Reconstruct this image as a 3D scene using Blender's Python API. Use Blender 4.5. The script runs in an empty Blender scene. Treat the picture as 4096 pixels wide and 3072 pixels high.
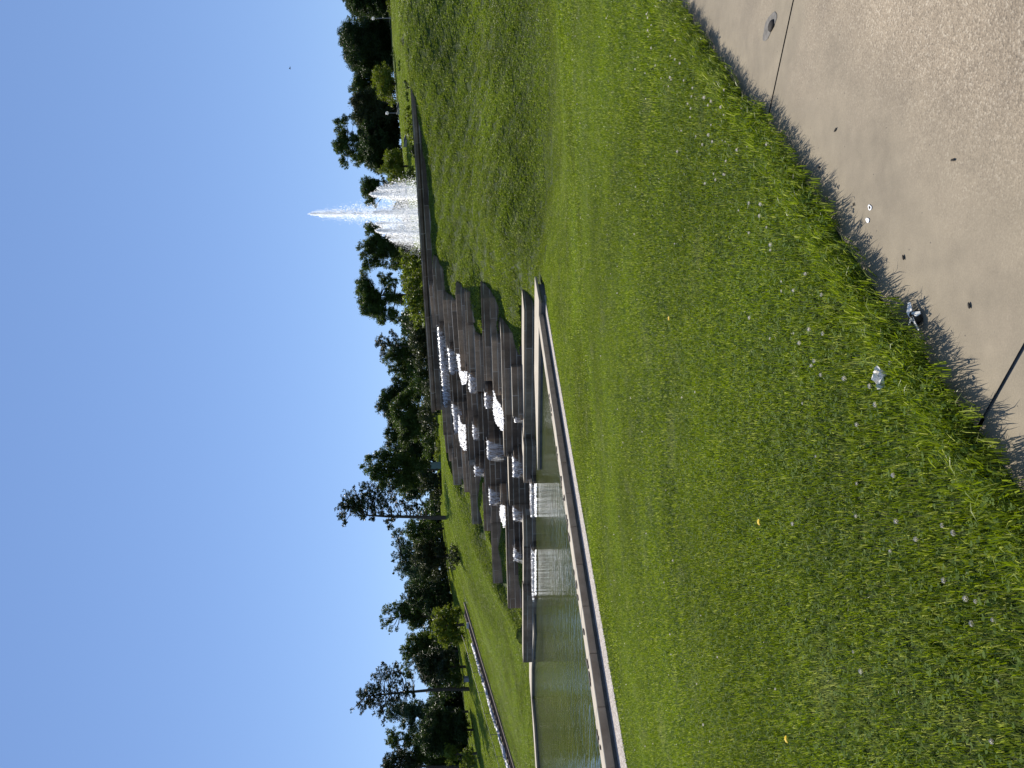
import bpy, bmesh, math, random
import numpy as np
from mathutils import Vector, Matrix

random.seed(7)
rng = np.random.default_rng(7)
S = bpy.context.scene
COL = S.collection

# ------------------------------------------------------------------ camera
EYE = 1.6                      # eye height above the path
F = 2844.0                     # focal length in photo pixels (4096 wide, 25 mm lens)
PITCH = math.atan(88.0 / F)
ROLL = 0.035
cp, sp = math.cos(PITCH), math.sin(PITCH)
cr, sr = math.cos(ROLL), math.sin(ROLL)
FW = np.array([0, cp, -sp]); R0 = np.array([1.0, 0, 0]); U0 = np.array([0, sp, cp])
RR = cr * R0 - sr * U0
UU = sr * R0 + cr * U0
CAMPOS = np.array([0, 0, EYE])
cd = bpy.data.cameras.new("camera"); cam = bpy.data.objects.new("camera", cd); COL.objects.link(cam)
cd.sensor_fit = 'HORIZONTAL'; cd.sensor_width = 36.0; cd.lens = 25.0
cd.clip_start = 0.05; cd.clip_end = 4000
# the photograph lies on its side: its right edge is down, its top edge is the scene's right
X_, Y_, Z_ = -UU, RR, -FW
cam.matrix_world = Matrix(((X_[0], Y_[0], Z_[0], 0), (X_[1], Y_[1], Z_[1], 0), (X_[2], Y_[2], Z_[2], EYE), (0, 0, 0, 1)))
S.camera = cam

# ------------------------------------------------------------------ sky, sun, exposure
SUN_AZ, SUN_EL = math.radians(-9), math.radians(44)
w = bpy.data.worlds.new("World"); S.world = w; w.use_nodes = True
nt = w.node_tree; bg = nt.nodes['Background']
sky = nt.nodes.new('ShaderNodeTexSky'); sky.sky_type = 'NISHITA'; sky.sun_disc = False
sky.sun_elevation = SUN_EL; sky.sun_rotation = SUN_AZ
sky.altitude = 100; sky.air_density = 1.0; sky.dust_density = 0.0; sky.ozone_density = 0.8
gm = nt.nodes.new('ShaderNodeGamma'); gm.inputs[1].default_value = .62
tint = nt.nodes.new('ShaderNodeMix'); tint.data_type = 'RGBA'; tint.blend_type = 'MULTIPLY'; tint.inputs[0].default_value = 1; tint.clamp_factor = False
tint.inputs[7].default_value = (1.1, 1.40, 1.98, 1)
nt.links.new(sky.outputs[0], gm.inputs[0]); nt.links.new(gm.outputs[0], tint.inputs[6]); nt.links.new(tint.outputs[2], bg.inputs[0])
bg.inputs[1].default_value = 0.10
sd = bpy.data.lights.new("sun", 'SUN'); sun = bpy.data.objects.new("sun", sd); COL.objects.link(sun)
sd.energy = 4.6; sd.angle = math.radians(0.53); sd.color = (1.0, 0.93, 0.82)
sv = Vector((math.sin(SUN_AZ) * math.cos(SUN_EL), math.cos(SUN_AZ) * math.cos(SUN_EL), math.sin(SUN_EL)))
sun.rotation_euler = sv.to_track_quat('Z', 'Y').to_euler()
sun.location = (0, 0, 60)
S.view_settings.view_transform = 'Standard'; S.view_settings.look = 'None'
S.view_settings.exposure = 0.35; S.view_settings.gamma = 1.0
S.cycles.max_bounces = 6; S.cycles.transparent_max_bounces = 12; S.cycles.caustics_reflective = False
S.cycles.caustics_refractive = False; S.cycles.sample_clamp_indirect = 4.0

# ------------------------------------------------------------------ photo measurements -> places in the world
def ray(x, y):
    return FW + (x - 2048) / F * X_ - (y - 1536) / F * Y_
def at_Y(x, y, Y):
    d = ray(x, y); return CAMPOS + d * (Y / d[1])
def at_Z(x, y, Z):
    d = ray(x, y); return CAMPOS + d * ((Z - EYE) / d[2])
PHI = math.radians(28)
NN = np.array([math.sin(PHI), math.cos(PHI)])       # plan normal of the cascade walls, away from the viewer
E1 = np.array([-math.cos(PHI), math.sin(PHI)])      # along the walls, to the left
def at_D(x, y, D):
    d = ray(x, y); return CAMPOS + d * (D / (d[0] * NN[0] + d[1] * NN[1]))
def tier_D(x, y):                                    # how far back a wall with its top here stands
    d = ray(x, y); q = d[2] / (d[0] * NN[0] + d[1] * NN[1])
    return 13.64 / (0.438 - q)

# ------------------------------------------------------------------ helpers
def tag(o, label=None, cat=None, group=None, kind=None):
    if label: o['label'] = label
    if cat: o['category'] = cat
    if group: o['group'] = group
    if kind: o['kind'] = kind
    return o
def empty(name, loc=(0, 0, 0), rz=0.0):
    o = bpy.data.objects.new(name, None); COL.objects.link(o)
    o.location = loc; o.rotation_euler = (0, 0, rz); o.empty_display_size = 0.3
    return o
def link_mesh(name, me, mat, parent=None):
    o = bpy.data.objects.new(name, me)
    if mat: me.materials.append(mat)
    COL.objects.link(o)
    if parent: o.parent = parent
    return o
def np_mesh(name, V, Fc, smooth=False, attr=None):
    """mesh from numpy vertices and equal-sized faces"""
    me = bpy.data.meshes.new(name)
    V = np.asarray(V, np.float32); Fc = np.asarray(Fc, np.int32)
    k = Fc.shape[1]
    me.vertices.add(len(V)); me.vertices.foreach_set('co', V.ravel())
    me.loops.add(Fc.size); me.loops.foreach_set('vertex_index', Fc.ravel())
    me.polygons.add(len(Fc)); me.polygons.foreach_set('loop_start', np.arange(0, Fc.size, k, dtype=np.int32))
    if smooth: me.polygons.foreach_set('use_smooth', np.ones(len(Fc), bool))
    if attr is not None:
        a = me.attributes.new('rnd', 'FLOAT', 'POINT'); a.data.foreach_set('value', np.asarray(attr, np.float32))
    me.update(calc_edges=True); me.validate()
    return me
def bm_obj(name, bm, mat, parent=None, bevel=0.0, smooth=False):
    if bevel > 0:
        bmesh.ops.bevel(bm, geom=list(bm.edges), offset=bevel, segments=1, affect='EDGES', clamp_overlap=True)
    bmesh.ops.recalc_face_normals(bm, faces=bm.faces)
    me = bpy.data.meshes.new(name); bm.to_mesh(me); bm.free()
    if smooth:
        for p in me.polygons: p.use_smooth = True
    return link_mesh(name, me, mat, parent)
def prism(bm, pts, z0, z1):
    """upright prism on a plan polygon"""
    lo = [bm.verts.new((p[0], p[1], z0)) for p in pts]; hi = [bm.verts.new((p[0], p[1], z1)) for p in pts]
    n = len(pts)
    bm.faces.new(lo[::-1]); bm.faces.new(hi)
    for i in range(n): bm.faces.new((lo[i], lo[(i + 1) % n], hi[(i + 1) % n], hi[i]))
def box(bm, c, s, rot=None):
    m = Matrix.Translation(c) @ (rot.to_4x4() if rot else Matrix.Identity(4)) @ Matrix.Diagonal((s[0], s[1], s[2], 1))
    bmesh.ops.create_cube(bm, size=1.0, matrix=m)
def tube_arrays(path, radii, n=7):
    """tapered tube as arrays"""
    path = np.asarray(path, float); m = len(path); V = []; Fc = []
    for i in range(m):
        t = path[min(i + 1, m - 1)] - path[max(i - 1, 0)]; t = t / (np.linalg.norm(t) + 1e-9)
        a = np.cross(t, [0.3, 0.2, 1.0] if abs(t[2]) < .9 else [1, 0, 0]); a /= np.linalg.norm(a) + 1e-9
        b = np.cross(t, a)
        for j in range(n):
            th = 2 * math.pi * j / n
            V.append(path[i] + radii[i] * (math.cos(th) * a + math.sin(th) * b))
    for i in range(m - 1):
        for j in range(n):
            Fc.append((i * n + j, i * n + (j + 1) % n, (i + 1) * n + (j + 1) % n, (i + 1) * n + j))
    return np.array(V), np.array(Fc)
class Tubes:
    def __init__(s): s.V = []; s.F = []; s.n = 0
    def add(s, path, radii, n=7):
        V, Fc = tube_arrays(path, radii, n); s.V.append(V); s.F.append(Fc + s.n); s.n += len(V)
    def obj(s, name, mat, parent=None):
        return link_mesh(name, np_mesh(name, np.vstack(s.V), np.vstack(s.F), True), mat, parent)
def in_poly(px, py, poly):
    inside = np.zeros(px.shape, bool); n = len(poly); j = n - 1
    for i in range(n):
        xi, yi = poly[i][0], poly[i][1]; xj, yj = poly[j][0], poly[j][1]
        c = ((yi > py) != (yj > py)) & (px < (xj - xi) * (py - yi) / (yj - yi + 1e-12) + xi)
        inside ^= c; j = i
    return inside
def dist_polyline(px, py, pl):
    d = np.full(px.shape, 1e9)
    for a, b in zip(pl[:-1], pl[1:]):
        ax, ay = a[0], a[1]; dx, dy = b[0] - ax, b[1] - ay
        t = np.clip(((px - ax) * dx + (py - ay) * dy) / (dx * dx + dy * dy + 1e-9), 0, 1)
        d = np.minimum(d, np.hypot(px - ax - t * dx, py - ay - t * dy))
    return d

# ------------------------------------------------------------------ materials
def new_mat(name):
    m = bpy.data.materials.new(name); m.use_nodes = True
    n = m.node_tree; n.nodes.clear()
    return m, n
def N(n, t, **kw):
    nd = n.nodes.new(t)
    for k, v in kw.items():
        if k.startswith('i_'):
            key = k[2:]; key = int(key) if key.isdigit() else key.replace('_', ' ')
            nd.inputs[key].default_value = v
        else: setattr(nd, k, v)
    return nd
def L(n, a, b): n.links.new(a, b)
def ramp(n, fac, stops, interp='LINEAR'):
    r = N(n, 'ShaderNodeValToRGB'); r.color_ramp.interpolation = interp
    e = r.color_ramp.elements
    while len(e) < len(stops): e.new(0.5)
    for i, (p, c) in enumerate(stops):
        e[i].position = p; e[i].color = (c[0], c[1], c[2], 1) if not isinstance(c, (int, float)) else (c, c, c, 1)
    L(n, fac, r.inputs[0]); return r
def noise(n, vec, scale, detail=4, rough=.55, dims='3D'):
    t = N(n, 'ShaderNodeTexNoise', noise_dimensions=dims); t.inputs['Scale'].default_value = scale
    t.inputs['Detail'].default_value = detail; t.inputs['Roughness'].default_value = rough
    if vec is not None: L(n, vec, t.inputs['Vector'])
    return t
def pos(n):
    return N(n, 'ShaderNodeNewGeometry').outputs['Position']
def scaled(n, vec, s):
    m = N(n, 'ShaderNodeMapping'); m.inputs['Scale'].default_value = s; L(n, vec, m.inputs[0]); return m.outputs[0]
def mixc(n, fac, a, b, blend='MIX'):
    m = N(n, 'ShaderNodeMix', data_type='RGBA', blend_type=blend)
    for sock, v in ((m.inputs[0], fac), (m.inputs[6], a), (m.inputs[7], b)):
        if isinstance(v, (int, float)): sock.default_value = v
        elif isinstance(v, (tuple, list)): sock.default_value = (v[0], v[1], v[2], 1)
        else: L(n, v, sock)
    return m.outputs[2]
def bump(n, h, strength, dist):
    b = N(n, 'ShaderNodeBump'); b.inputs['Strength'].default_value = strength; b.inputs['Distance'].default_value = dist
    L(n, h, b.inputs['Height']); return b.outputs[0]
def finish(n, col, rough=.8, normal=None, spec=.3, metal=0.0):
    p = N(n, 'ShaderNodeBsdfPrincipled'); o = N(n, 'ShaderNodeOutputMaterial')
    if isinstance(col, (tuple, list)): p.inputs['Base Color'].default_value = (*col[:3], 1)
    else: L(n, col, p.inputs['Base Color'])
    if isinstance(rough, (int, float)): p.inputs['Roughness'].default_value = rough
    else: L(n, rough, p.inputs['Roughness'])
    p.inputs['Specular IOR Level'].default_value = spec; p.inputs['Metallic'].default_value = metal
    if normal is not None: L(n, normal, p.inputs['Normal'])
    L(n, p.outputs[0], o.inputs[0]); return p

def plain_mat(name, c, rough=.7, var=.15, scale=6.0, spec=.3, metal=0.0):
    m, n = new_mat(name); t = noise(n, pos(n), scale, 5)
    r = ramp(n, t.outputs[0], [(.3, [v * (1 - var) for v in c]), (.7, [min(1, v * (1 + var)) for v in c])])
    finish(n, r.outputs[0], rough, bump(n, t.outputs[0], .15, .01), spec, metal); return m

def foliage_mat(name, cols, trans=.35, rough=.5, spec=.35, dry_glint=None):
    """cols: three leaf colours; each leaf takes its own"""
    m, n = new_mat(name)
    a = N(n, 'ShaderNodeAttribute', attribute_name='rnd')
    r = ramp(n, a.outputs['Fac'], [(0.0, cols[0]), (.55, cols[1]), (1.0, cols[2])])
    t = noise(n, pos(n), .35, 3)
    c = mixc(n, .45, r.outputs[0], ramp(n, t.outputs[0], [(.35, [v * .6 for v in cols[1]]), (.65, [v * 1.35 for v in cols[1]])]).outputs[0])
    if dry_glint:                                              # patches of thin pale turf
        dn_ = noise(n, pos(n), 1.1, 5, .7)
        c = mixc(n, ramp(n, dn_.outputs[0], [(.56, 0.0), (.72, .42)]).outputs[0], c, dry_glint)
    p = N(n, 'ShaderNodeBsdfPrincipled'); L(n, c, p.inputs['Base Color'])
    p.inputs['Roughness'].default_value = rough; p.inputs['Specular IOR Level'].default_value = spec
    tr = N(n, 'ShaderNodeBsdfTranslucent')
    hs = N(n, 'ShaderNodeHueSaturation'); hs.inputs['Hue'].default_value = .488; hs.inputs['Saturation'].default_value = 1.1; hs.inputs['Value'].default_value = 1.25
    L(n, c, hs.inputs['Color']); L(n, hs.outputs[0], tr.inputs[0])
    mx = N(n, 'ShaderNodeMixShader'); mx.inputs[0].default_value = trans
    L(n, p.outputs[0], mx.inputs[1]); L(n, tr.outputs[0], mx.inputs[2])
    o = N(n, 'ShaderNodeOutputMaterial'); L(n, mx.outputs[0], o.inputs[0]); return m

M = {}
M['leaf_dark'] = foliage_mat('leaf_dark', [(.018, .038, .010), (.035, .064, .014), (.065, .098, .022)], .34)
M['leaf_mid'] = foliage_mat('leaf_mid', [(.034, .066, .012), (.066, .108, .019), (.115, .155, .03)], .38)
M['leaf_light'] = foliage_mat('leaf_light', [(.085, .125, .016), (.15, .20, .026), (.22, .26, .045)], .48)
M['leaf_blue'] = foliage_mat('leaf_blue', [(.03, .06, .03), (.05, .09, .045), (.085, .125, .065)], .36)
M['leaf_olive'] = foliage_mat('leaf_olive', [(.03, .042, .012), (.05, .065, .02), (.075, .085, .028)], .3)
M['needle'] = foliage_mat('needle', [(.018, .034, .012), (.032, .05, .016), (.055, .072, .025)], .22)
M['grass'] = foliage_mat('grass', [(.035, .062, .009), (.182, .262, .026), (.54, .58, .20)], .47, .36, .36, (.36, .36, .21))
M['clover'] = foliage_mat('clover', [(.06, .11, .02), (.13, .20, .03), (.24, .31, .05)], .45, .7, .15)
M['petal'] = foliage_mat('petal', [(.70, .63, .55), (.78, .73, .66), (.84, .80, .74)], .5, .7, .1)
M['yellow_petal'] = plain_mat('yellow_petal', (.85, .62, .03), .6, .1, 60)
M['bark'] = plain_mat('bark', (.075, .06, .048), .9, .35, 5)
M['soil'] = plain_mat('soil', (.035, .028, .018), .95, .4, 30)
M['steel'] = plain_mat('steel', (.05, .052, .055), .45, .1, 20, .5)
M['lamp_metal'] = plain_mat('lamp_metal', (.22, .21, .2), .5, .1, 20, .5)
m, n = new_mat('globe')
p_ = N(n, 'ShaderNodeBsdfPrincipled'); p_.inputs['Base Color'].default_value = (.85, .85, .83, 1); p_.inputs['Roughness'].default_value = .25
tn_ = noise(n, pos(n), 9, 3); tr_ = N(n, 'ShaderNodeBsdfTranslucent'); L(n, ramp(n, tn_.outputs[0], [(.3, .86), (.7, .95)]).outputs[0], tr_.inputs[0])
x_ = N(n, 'ShaderNodeMixShader'); x_.inputs[0].default_value = .6; L(n, p_.outputs[0], x_.inputs[1]); L(n, tr_.outputs[0], x_.inputs[2])
o_ = N(n, 'ShaderNodeOutputMaterial'); L(n, x_.outputs[0], o_.inputs[0]); M['globe'] = m
M['cabinet'] = plain_mat('cabinet', (.16, .22, .20), .55, .08, 3)
M['cabinet_grey'] = plain_mat('cabinet_grey', (.25, .24, .26), .6, .1, 3)
M['brick'] = plain_mat('brick', (.055, .034, .032), .85, .3, 4)
M['stair_edge'] = plain_mat('stair_edge', (.27, .20, .15), .8, .15, 4)
M['cloth'] = plain_mat('cloth', (.42, .42, .46), .5, .06, 4)
M['litter'] = plain_mat('litter', (.8, .77, .7), .6, .08, 40)
M['dead_leaf'] = plain_mat('dead_leaf', (.03, .024, .018), .8, .4, 40)
M['dark_bird'] = plain_mat('dark_bird', (.03, .03, .035), .7, .2, 8)
M['patch'] = plain_mat('patch', (.19, .175, .15), .85, .3, 25)
M['paint'] = plain_mat('paint', (.8, .8, .78), .5, .05, 60)

# lawn ground below the blades
m, n = new_mat('lawn_ground'); P = pos(n)
t1 = noise(n, P, 0.35, 4); t2 = noise(n, P, 9.0, 6, .7)
c = ramp(n, t1.outputs[0], [(.3, (.06, .10, .013)), (.55, (.095, .14, .018)), (.75, (.13, .17, .028))]).outputs[0]
c = mixc(n, ramp(n, t2.outputs[0], [(.35, 0.0), (.62, 1.0)]).outputs[0], (.022, .032, .009), c)
finish(n, c, .85, bump(n, t2.outputs[0], .8, .12), .2); M['lawn'] = m

# board-marked concrete of the cascade
def concrete_mat(name, dark, light, board=.29, joints=True):
    m, n = new_mat(name); P = pos(n)
    st = noise(n, scaled(n, P, (1.1, 1.1, .28)), 1.2, 6, .65)
    fine = noise(n, P, 14, 6, .7)
    per = N(n, 'ShaderNodeTexWhiteNoise', noise_dimensions='3D')
    # boards: each course of boards has its own tone
    sx = N(n, 'ShaderNodeSeparateXYZ'); L(n, P, sx.inputs[0])
    dv = N(n, 'ShaderNodeMath', operation='DIVIDE'); L(n, sx.outputs[2], dv.inputs[0]); dv.inputs[1].default_value = board
    fl = N(n, 'ShaderNodeMath', operation='FLOOR'); L(n, dv.outputs[0], fl.inputs[0])
    fr = N(n, 'ShaderNodeMath', operation='FRACT'); L(n, dv.outputs[0], fr.inputs[0])
    al = N(n, 'ShaderNodeVectorMath', operation='DOT_PRODUCT'); L(n, P, al.inputs[0]); al.inputs[1].default_value = (E1[0], E1[1], 0)
    off = N(n, 'ShaderNodeMath', operation='MULTIPLY_ADD'); L(n, fl.outputs[0], off.inputs[0]); off.inputs[1].default_value = .37; 
    dl = N(n, 'ShaderNodeMath', operation='DIVIDE'); L(n, al.outputs['Value'], dl.inputs[0]); dl.inputs[1].default_value = 2.4
    L(n, dl.outputs[0], off.inputs[2])
    fa = N(n, 'ShaderNodeMath', operation='FLOOR'); L(n, off.outputs[0], fa.inputs[0])
    cb = N(n, 'ShaderNodeCombineXYZ'); L(n, fa.outputs[0], cb.inputs[0]); L(n, fl.outputs[0], cb.inputs[1]); L(n, cb.outputs[0], per.inputs['Vector'])
    base = ramp(n, st.outputs[0], [(.28, dark), (.72, light)]).outputs[0]
    base = mixc(n, .85, base, ramp(n, per.outputs['Value'], [(0, .45), (1, 1.3)]).outputs[0], 'MULTIPLY')
    base = mixc(n, .5, base, ramp(n, fine.outputs[0], [(.3, .6), (.6, 1.1)]).outputs[0], 'MULTIPLY')
    # pale mineral line in the board joints, broken up
    ln = N(n, 'ShaderNodeMath', operation='LESS_THAN'); L(n, fr.outputs[0], ln.inputs[0]); ln.inputs[1].default_value = .15
    brk = ramp(n, noise(n, P, .9, 3).outputs[0], [(.36, 0.05), (.58, .75)]).outputs[0]
    lm = N(n, 'ShaderNodeMath', operation='MULTIPLY'); L(n, ln.outputs[0], lm.inputs[0]); L(n, brk, lm.inputs[1])
    base = mixc(n, lm.outputs[0], base, (.46, .41, .34))
    fo = N(n, 'ShaderNodeMath', operation='FRACT'); L(n, off.outputs[0], fo.inputs[0]); vj = N(n, 'ShaderNodeMath', operation='LESS_THAN'); L(n, fo.outputs[0], vj.inputs[0]); vj.inputs[1].default_value = .016
    vm = N(n, 'ShaderNodeMath', operation='MULTIPLY'); L(n, vj.outputs[0], vm.inputs[0]); L(n, brk, vm.inputs[1]); base = mixc(n, vm.outputs[0], base, (.40, .36, .3))
    h = N(n, 'ShaderNodeMath', operation='MULTIPLY_ADD'); L(n, ln.outputs[0], h.inputs[0]); h.inputs[1].default_value = -.8; L(n, fine.outputs[0], h.inputs[2])
    finish(n, base, .75, bump(n, h.outputs[0], .5, .02), .3); return m
M['concrete'] = concrete_mat('board_marked_concrete', (.14, .098, .065), (.32, .235, .16))
M['wet_concrete'] = concrete_mat('wet_concrete', (.075, .05, .033), (.18, .128, .085))
# pale coping concrete
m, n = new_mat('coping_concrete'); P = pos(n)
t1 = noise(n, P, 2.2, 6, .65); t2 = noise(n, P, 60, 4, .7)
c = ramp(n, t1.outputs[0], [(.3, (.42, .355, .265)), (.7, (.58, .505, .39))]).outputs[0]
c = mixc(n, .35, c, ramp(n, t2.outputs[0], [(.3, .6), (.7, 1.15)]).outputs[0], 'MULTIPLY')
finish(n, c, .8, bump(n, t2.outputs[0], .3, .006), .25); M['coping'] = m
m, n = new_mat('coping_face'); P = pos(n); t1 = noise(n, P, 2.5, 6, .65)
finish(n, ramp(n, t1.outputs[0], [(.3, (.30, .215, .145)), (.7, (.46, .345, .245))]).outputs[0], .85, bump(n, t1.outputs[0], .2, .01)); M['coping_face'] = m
m, n = new_mat('plinth_concrete'); P = pos(n); t1 = noise(n, P, 3, 6, .65)
finish(n, ramp(n, t1.outputs[0], [(.3, (.07, .066, .062)), (.7, (.16, .15, .14))]).outputs[0], .85, bump(n, t1.outputs[0], .3, .02)); M['plinth'] = m
# gravel strip
m, n = new_mat('gravel'); P = pos(n)
v = N(n, 'ShaderNodeTexVoronoi'); v.inputs['Scale'].default_value = 38; L(n, P, v.inputs['Vector'])
hs = N(n, 'ShaderNodeSeparateColor'); L(n, v.outputs['Color'], hs.inputs[0])
c = ramp(n, hs.outputs[0], [(0, (.30, .25, .21)), (.5, (.50, .44, .38)), (1, (.68, .62, .55))]).outputs[0]
finish(n, c, .85, bump(n, v.outputs['Distance'], .9, .02), .25); M['gravel'] = m

# path: smooth grey near the edge, exposed aggregate in the middle of the slab
PATH_EDGE_PX = [(2560, -260), (2681, 0), (2776, 101), (2880, 248), (2979, 392), (3066, 487), (3208, 710), (3390, 990), (3553, 1240), (3674, 1386), (3818, 1603), (3939, 1753), (4096, 1988), (4330, 2330), (4800, 3000)]
PATH_EDGE = [at_Z(x, y, 0.0)[:2] for x, y in PATH_EDGE_PX]
m, n = new_mat('path_concrete'); P = pos(n)
big = noise(n, P, .9, 4, .6); mid = noise(n, P, 7, 5, .65); fine = noise(n, P, 160, 3, .7)
v = N(n, 'ShaderNodeTexVoronoi'); v.inputs['Scale'].default_value = 150; L(n, P, v.inputs['Vector'])
sc_ = N(n, 'ShaderNodeSeparateColor'); L(n, v.outputs['Color'], sc_.inputs[0])
at = N(n, 'ShaderNodeAttribute', attribute_name='rnd')      # 0 trowelled rim of the slab .. 1 exposed aggregate
rim = ramp(n, mid.outputs[0], [(.25, (.24, .20, .138)), (.75, (.33, .275, .19))]).outputs[0]
agg = ramp(n, sc_.outputs[0], [(0, (.25, .20, .138)), (.35, (.34, .272, .187)), (.8, (.40, .322, .222)), (1, (.52, .44, .32))]).outputs[0]
ad = N(n, 'ShaderNodeMath', operation='MULTIPLY_ADD'); L(n, big.outputs[0], ad.inputs[0]); ad.inputs[1].default_value = .9; 
sb = N(n, 'ShaderNodeMath', operation='SUBTRACT'); L(n, at.outputs['Fac'], sb.inputs[0]); sb.inputs[1].default_value = .45
L(n, sb.outputs[0], ad.inputs[2])
mk = ramp(n, ad.outputs[0], [(.2, 0.0), (.75, 1.0)]).outputs[0]
c = mixc(n, mk, rim, agg)
c = mixc(n, .35, c, ramp(n, big.outputs[0], [(.3, .72), (.7, 1.12)]).outputs[0], 'MULTIPLY')
c = mixc(n, .4, c, ramp(n, fine.outputs[0], [(.3, .7), (.7, 1.2)]).outputs[0], 'MULTIPLY')
st1 = noise(n, P, 1.5, 6, .62); c = mixc(n, ramp(n, st1.outputs[0], [(.46, 0.0), (.68, .55)]).outputs[0], c, (.60, .60, .62), 'MULTIPLY')      # grey water stains
v2 = N(n, 'ShaderNodeTexVoronoi'); v2.inputs['Scale'].default_value = 26; L(n, P, v2.inputs['Vector'])
pit = ramp(n, v2.outputs['Distance'], [(.05, 1.0), (.11, 0.0)]).outputs[0]; pc_ = N(n, 'ShaderNodeSeparateColor'); L(n, v2.outputs['Color'], pc_.inputs[0])
pm_ = N(n, 'ShaderNodeMath', operation='MULTIPLY'); L(n, pit, pm_.inputs[0]); L(n, ramp(n, pc_.outputs[0], [(.80, 0.0), (.82, .75)]).outputs[0], pm_.inputs[1])
c = mixc(n, pm_.outputs[0], c, (.07, .06, .05))                                                   # little pits
hh = N(n, 'ShaderNodeMath', operation='MULTIPLY'); L(n, v.outputs['Distance'], hh.inputs[0]); L(n, mk, hh.inputs[1])
h2 = N(n, 'ShaderNodeMath', operation='MULTIPLY_ADD'); L(n, fine.outputs[0], h2.inputs[0]); h2.inputs[1].default_value = .35; L(n, hh.outputs[0], h2.inputs[2])
finish(n, c, .8, bump(n, h2.outputs[0], .6, .0025), .3); M['path'] = m

# pool water
m, n = new_mat('pool_water'); P = pos(n)
rot = N(n, 'ShaderNodeMapping'); rot.inputs['Rotation'].default_value = (0, 0, PHI); L(n, P, rot.inputs[0])
w1 = noise(n, scaled(n, rot.outputs[0], (.9, 3.0, 1)), 1.5, 3, .5); w2 = noise(n, scaled(n, P, (1, 2.6, 1)), 7, 3, .5)
hm = N(n, 'ShaderNodeMath', operation='MULTIPLY_ADD'); L(n, w2.outputs[0], hm.inputs[0]); hm.inputs[1].default_value = .14; L(n, w1.outputs[0], hm.inputs[2])
murk = noise(n, P, .5, 4)
pr = finish(n, ramp(n, murk.outputs[0], [(.3, (.052, .064, .010)), (.7, (.088, .10, .018))]).outputs[0], .04, bump(n, hm.outputs[0], .55, .042), .5)
pr.inputs['IOR'].default_value = 1.33; M['water'] = m
# falling water: strands, thick at the lip and broken lower down
m, n = new_mat('falling_water')
uv = N(n, 'ShaderNodeUVMap'); 
s1 = noise(n, scaled(n, uv.outputs[0], (9, .55, 1)), 2.2, 4, .6); s2 = noise(n, scaled(n, uv.outputs[0], (3, 1.5, 1)), 2.0, 3, .6)
sx = N(n, 'ShaderNodeSeparateXYZ'); L(n, uv.outputs[0], sx.inputs[0])
at = N(n, 'ShaderNodeAttribute', attribute_name='thin')
a1 = N(n, 'ShaderNodeMath', operation='MULTIPLY_ADD'); L(n, s2.outputs[0], a1.inputs[0]); a1.inputs[1].default_value = .5; L(n, s1.outputs[0], a1.inputs[2])
a2 = N(n, 'ShaderNodeMath', operation='SUBTRACT'); L(n, a1.outputs[0], a2.inputs[0]); L(n, at.outputs['Fac'], a2.inputs[1])
al = ramp(n, a2.outputs[0], [(.22, 0.03), (.50, .95)]).outputs[0]
d = N(n, 'ShaderNodeBsdfDiffuse'); d.inputs[0].default_value = (.86, .88, .9, 1)
tr = N(n, 'ShaderNodeBsdfTranslucent'); tr.inputs[0].default_value = (.97, .98, 1, 1)
g = N(n, 'ShaderNodeBsdfGlossy'); g.inputs['Roughness'].default_value = .15
x1 = N(n, 'ShaderNodeMixShader'); x1.inputs[0].default_value = .78; L(n, d.outputs[0], x1.inputs[1]); L(n, tr.outputs[0], x1.inputs[2])
x2 = N(n, 'ShaderNodeMixShader'); x2.inputs[0].default_value = .15; L(n, x1.outputs[0], x2.inputs[1]); L(n, g.outputs[0], x2.inputs[2])
tp = N(n, 'ShaderNodeBsdfTransparent'); x3 = N(n, 'ShaderNodeMixShader'); L(n, al, x3.inputs[0]); L(n, tp.outputs[0], x3.inputs[1]); L(n, x2.outputs[0], x3.inputs[2])
o = N(n, 'ShaderNodeOutputMaterial'); L(n, x3.outputs[0], o.inputs[0]); M['fall'] = m
m, n = new_mat('foam')
d = N(n, 'ShaderNodeBsdfDiffuse'); d.inputs[0].default_value = (.86, .88, .9, 1)
tr = N(n, 'ShaderNodeBsdfTranslucent'); tr.inputs[0].default_value = (.97, .98, 1, 1)
x1 = N(n, 'ShaderNodeMixShader'); x1.inputs[0].default_value = .82; L(n, d.outputs[0], x1.inputs[1]); L(n, tr.outputs[0], x1.inputs[2])
o = N(n, 'ShaderNodeOutputMaterial'); L(n, x1.outputs[0], o.inputs[0]); M['foam'] = m

# ------------------------------------------------------------------ pool and coping lines
Z_COP = EYE - 1.85; Z_GRAV = Z_COP - .27; Z_WATER = Z_COP - .17
near_px = [(2424, 3072), (2153, 1240)]
nA = at_Z(2424, 3072, Z_COP)[:2]; nB = at_Z(2153, 1246, Z_COP)[:2]
nd_ = (nB - nA) / np.linalg.norm(nB - nA)             # along the near wall, away from the viewer
nn_ = np.array([nd_[1], -nd_[0]])                      # to the lawn side
if np.dot(nn_, -nA) < 0: nn_ = -nn_
nA = nA - nd_ * 7.0
far_px = [(2130, 2454), (2134, 2533), (2126, 2672), (2126, 2793), (2136, 2905), (2147, 3072)]
far_pts = [at_Z(x, y, Z_COP)[:2] for x, y in far_px]
fe = far_pts[-1] - far_pts[-2]; far_pts.append(far_pts[-1] + fe / np.linalg.norm(fe) * 10)
cascL = at_D(2120, 2460, 27.9)[:2]; cascR = at_D(2140, 1245, 28.4)[:2]
W_COP = .52
far_band = [tuple(p + np.array([0, -.1])) for p in far_pts] + [tuple(p + np.array([.28, 2.42])) for p in far_pts[::-1]]
pool_poly = [nA - nn_ * .1, nB - nn_ * .1, cascR + NN * 1.0, cascL + NN * 1.2] + [p + np.array([0, .15]) for p in far_pts[1:]]
pool_in = [tuple(p) for p in pool_poly]
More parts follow.
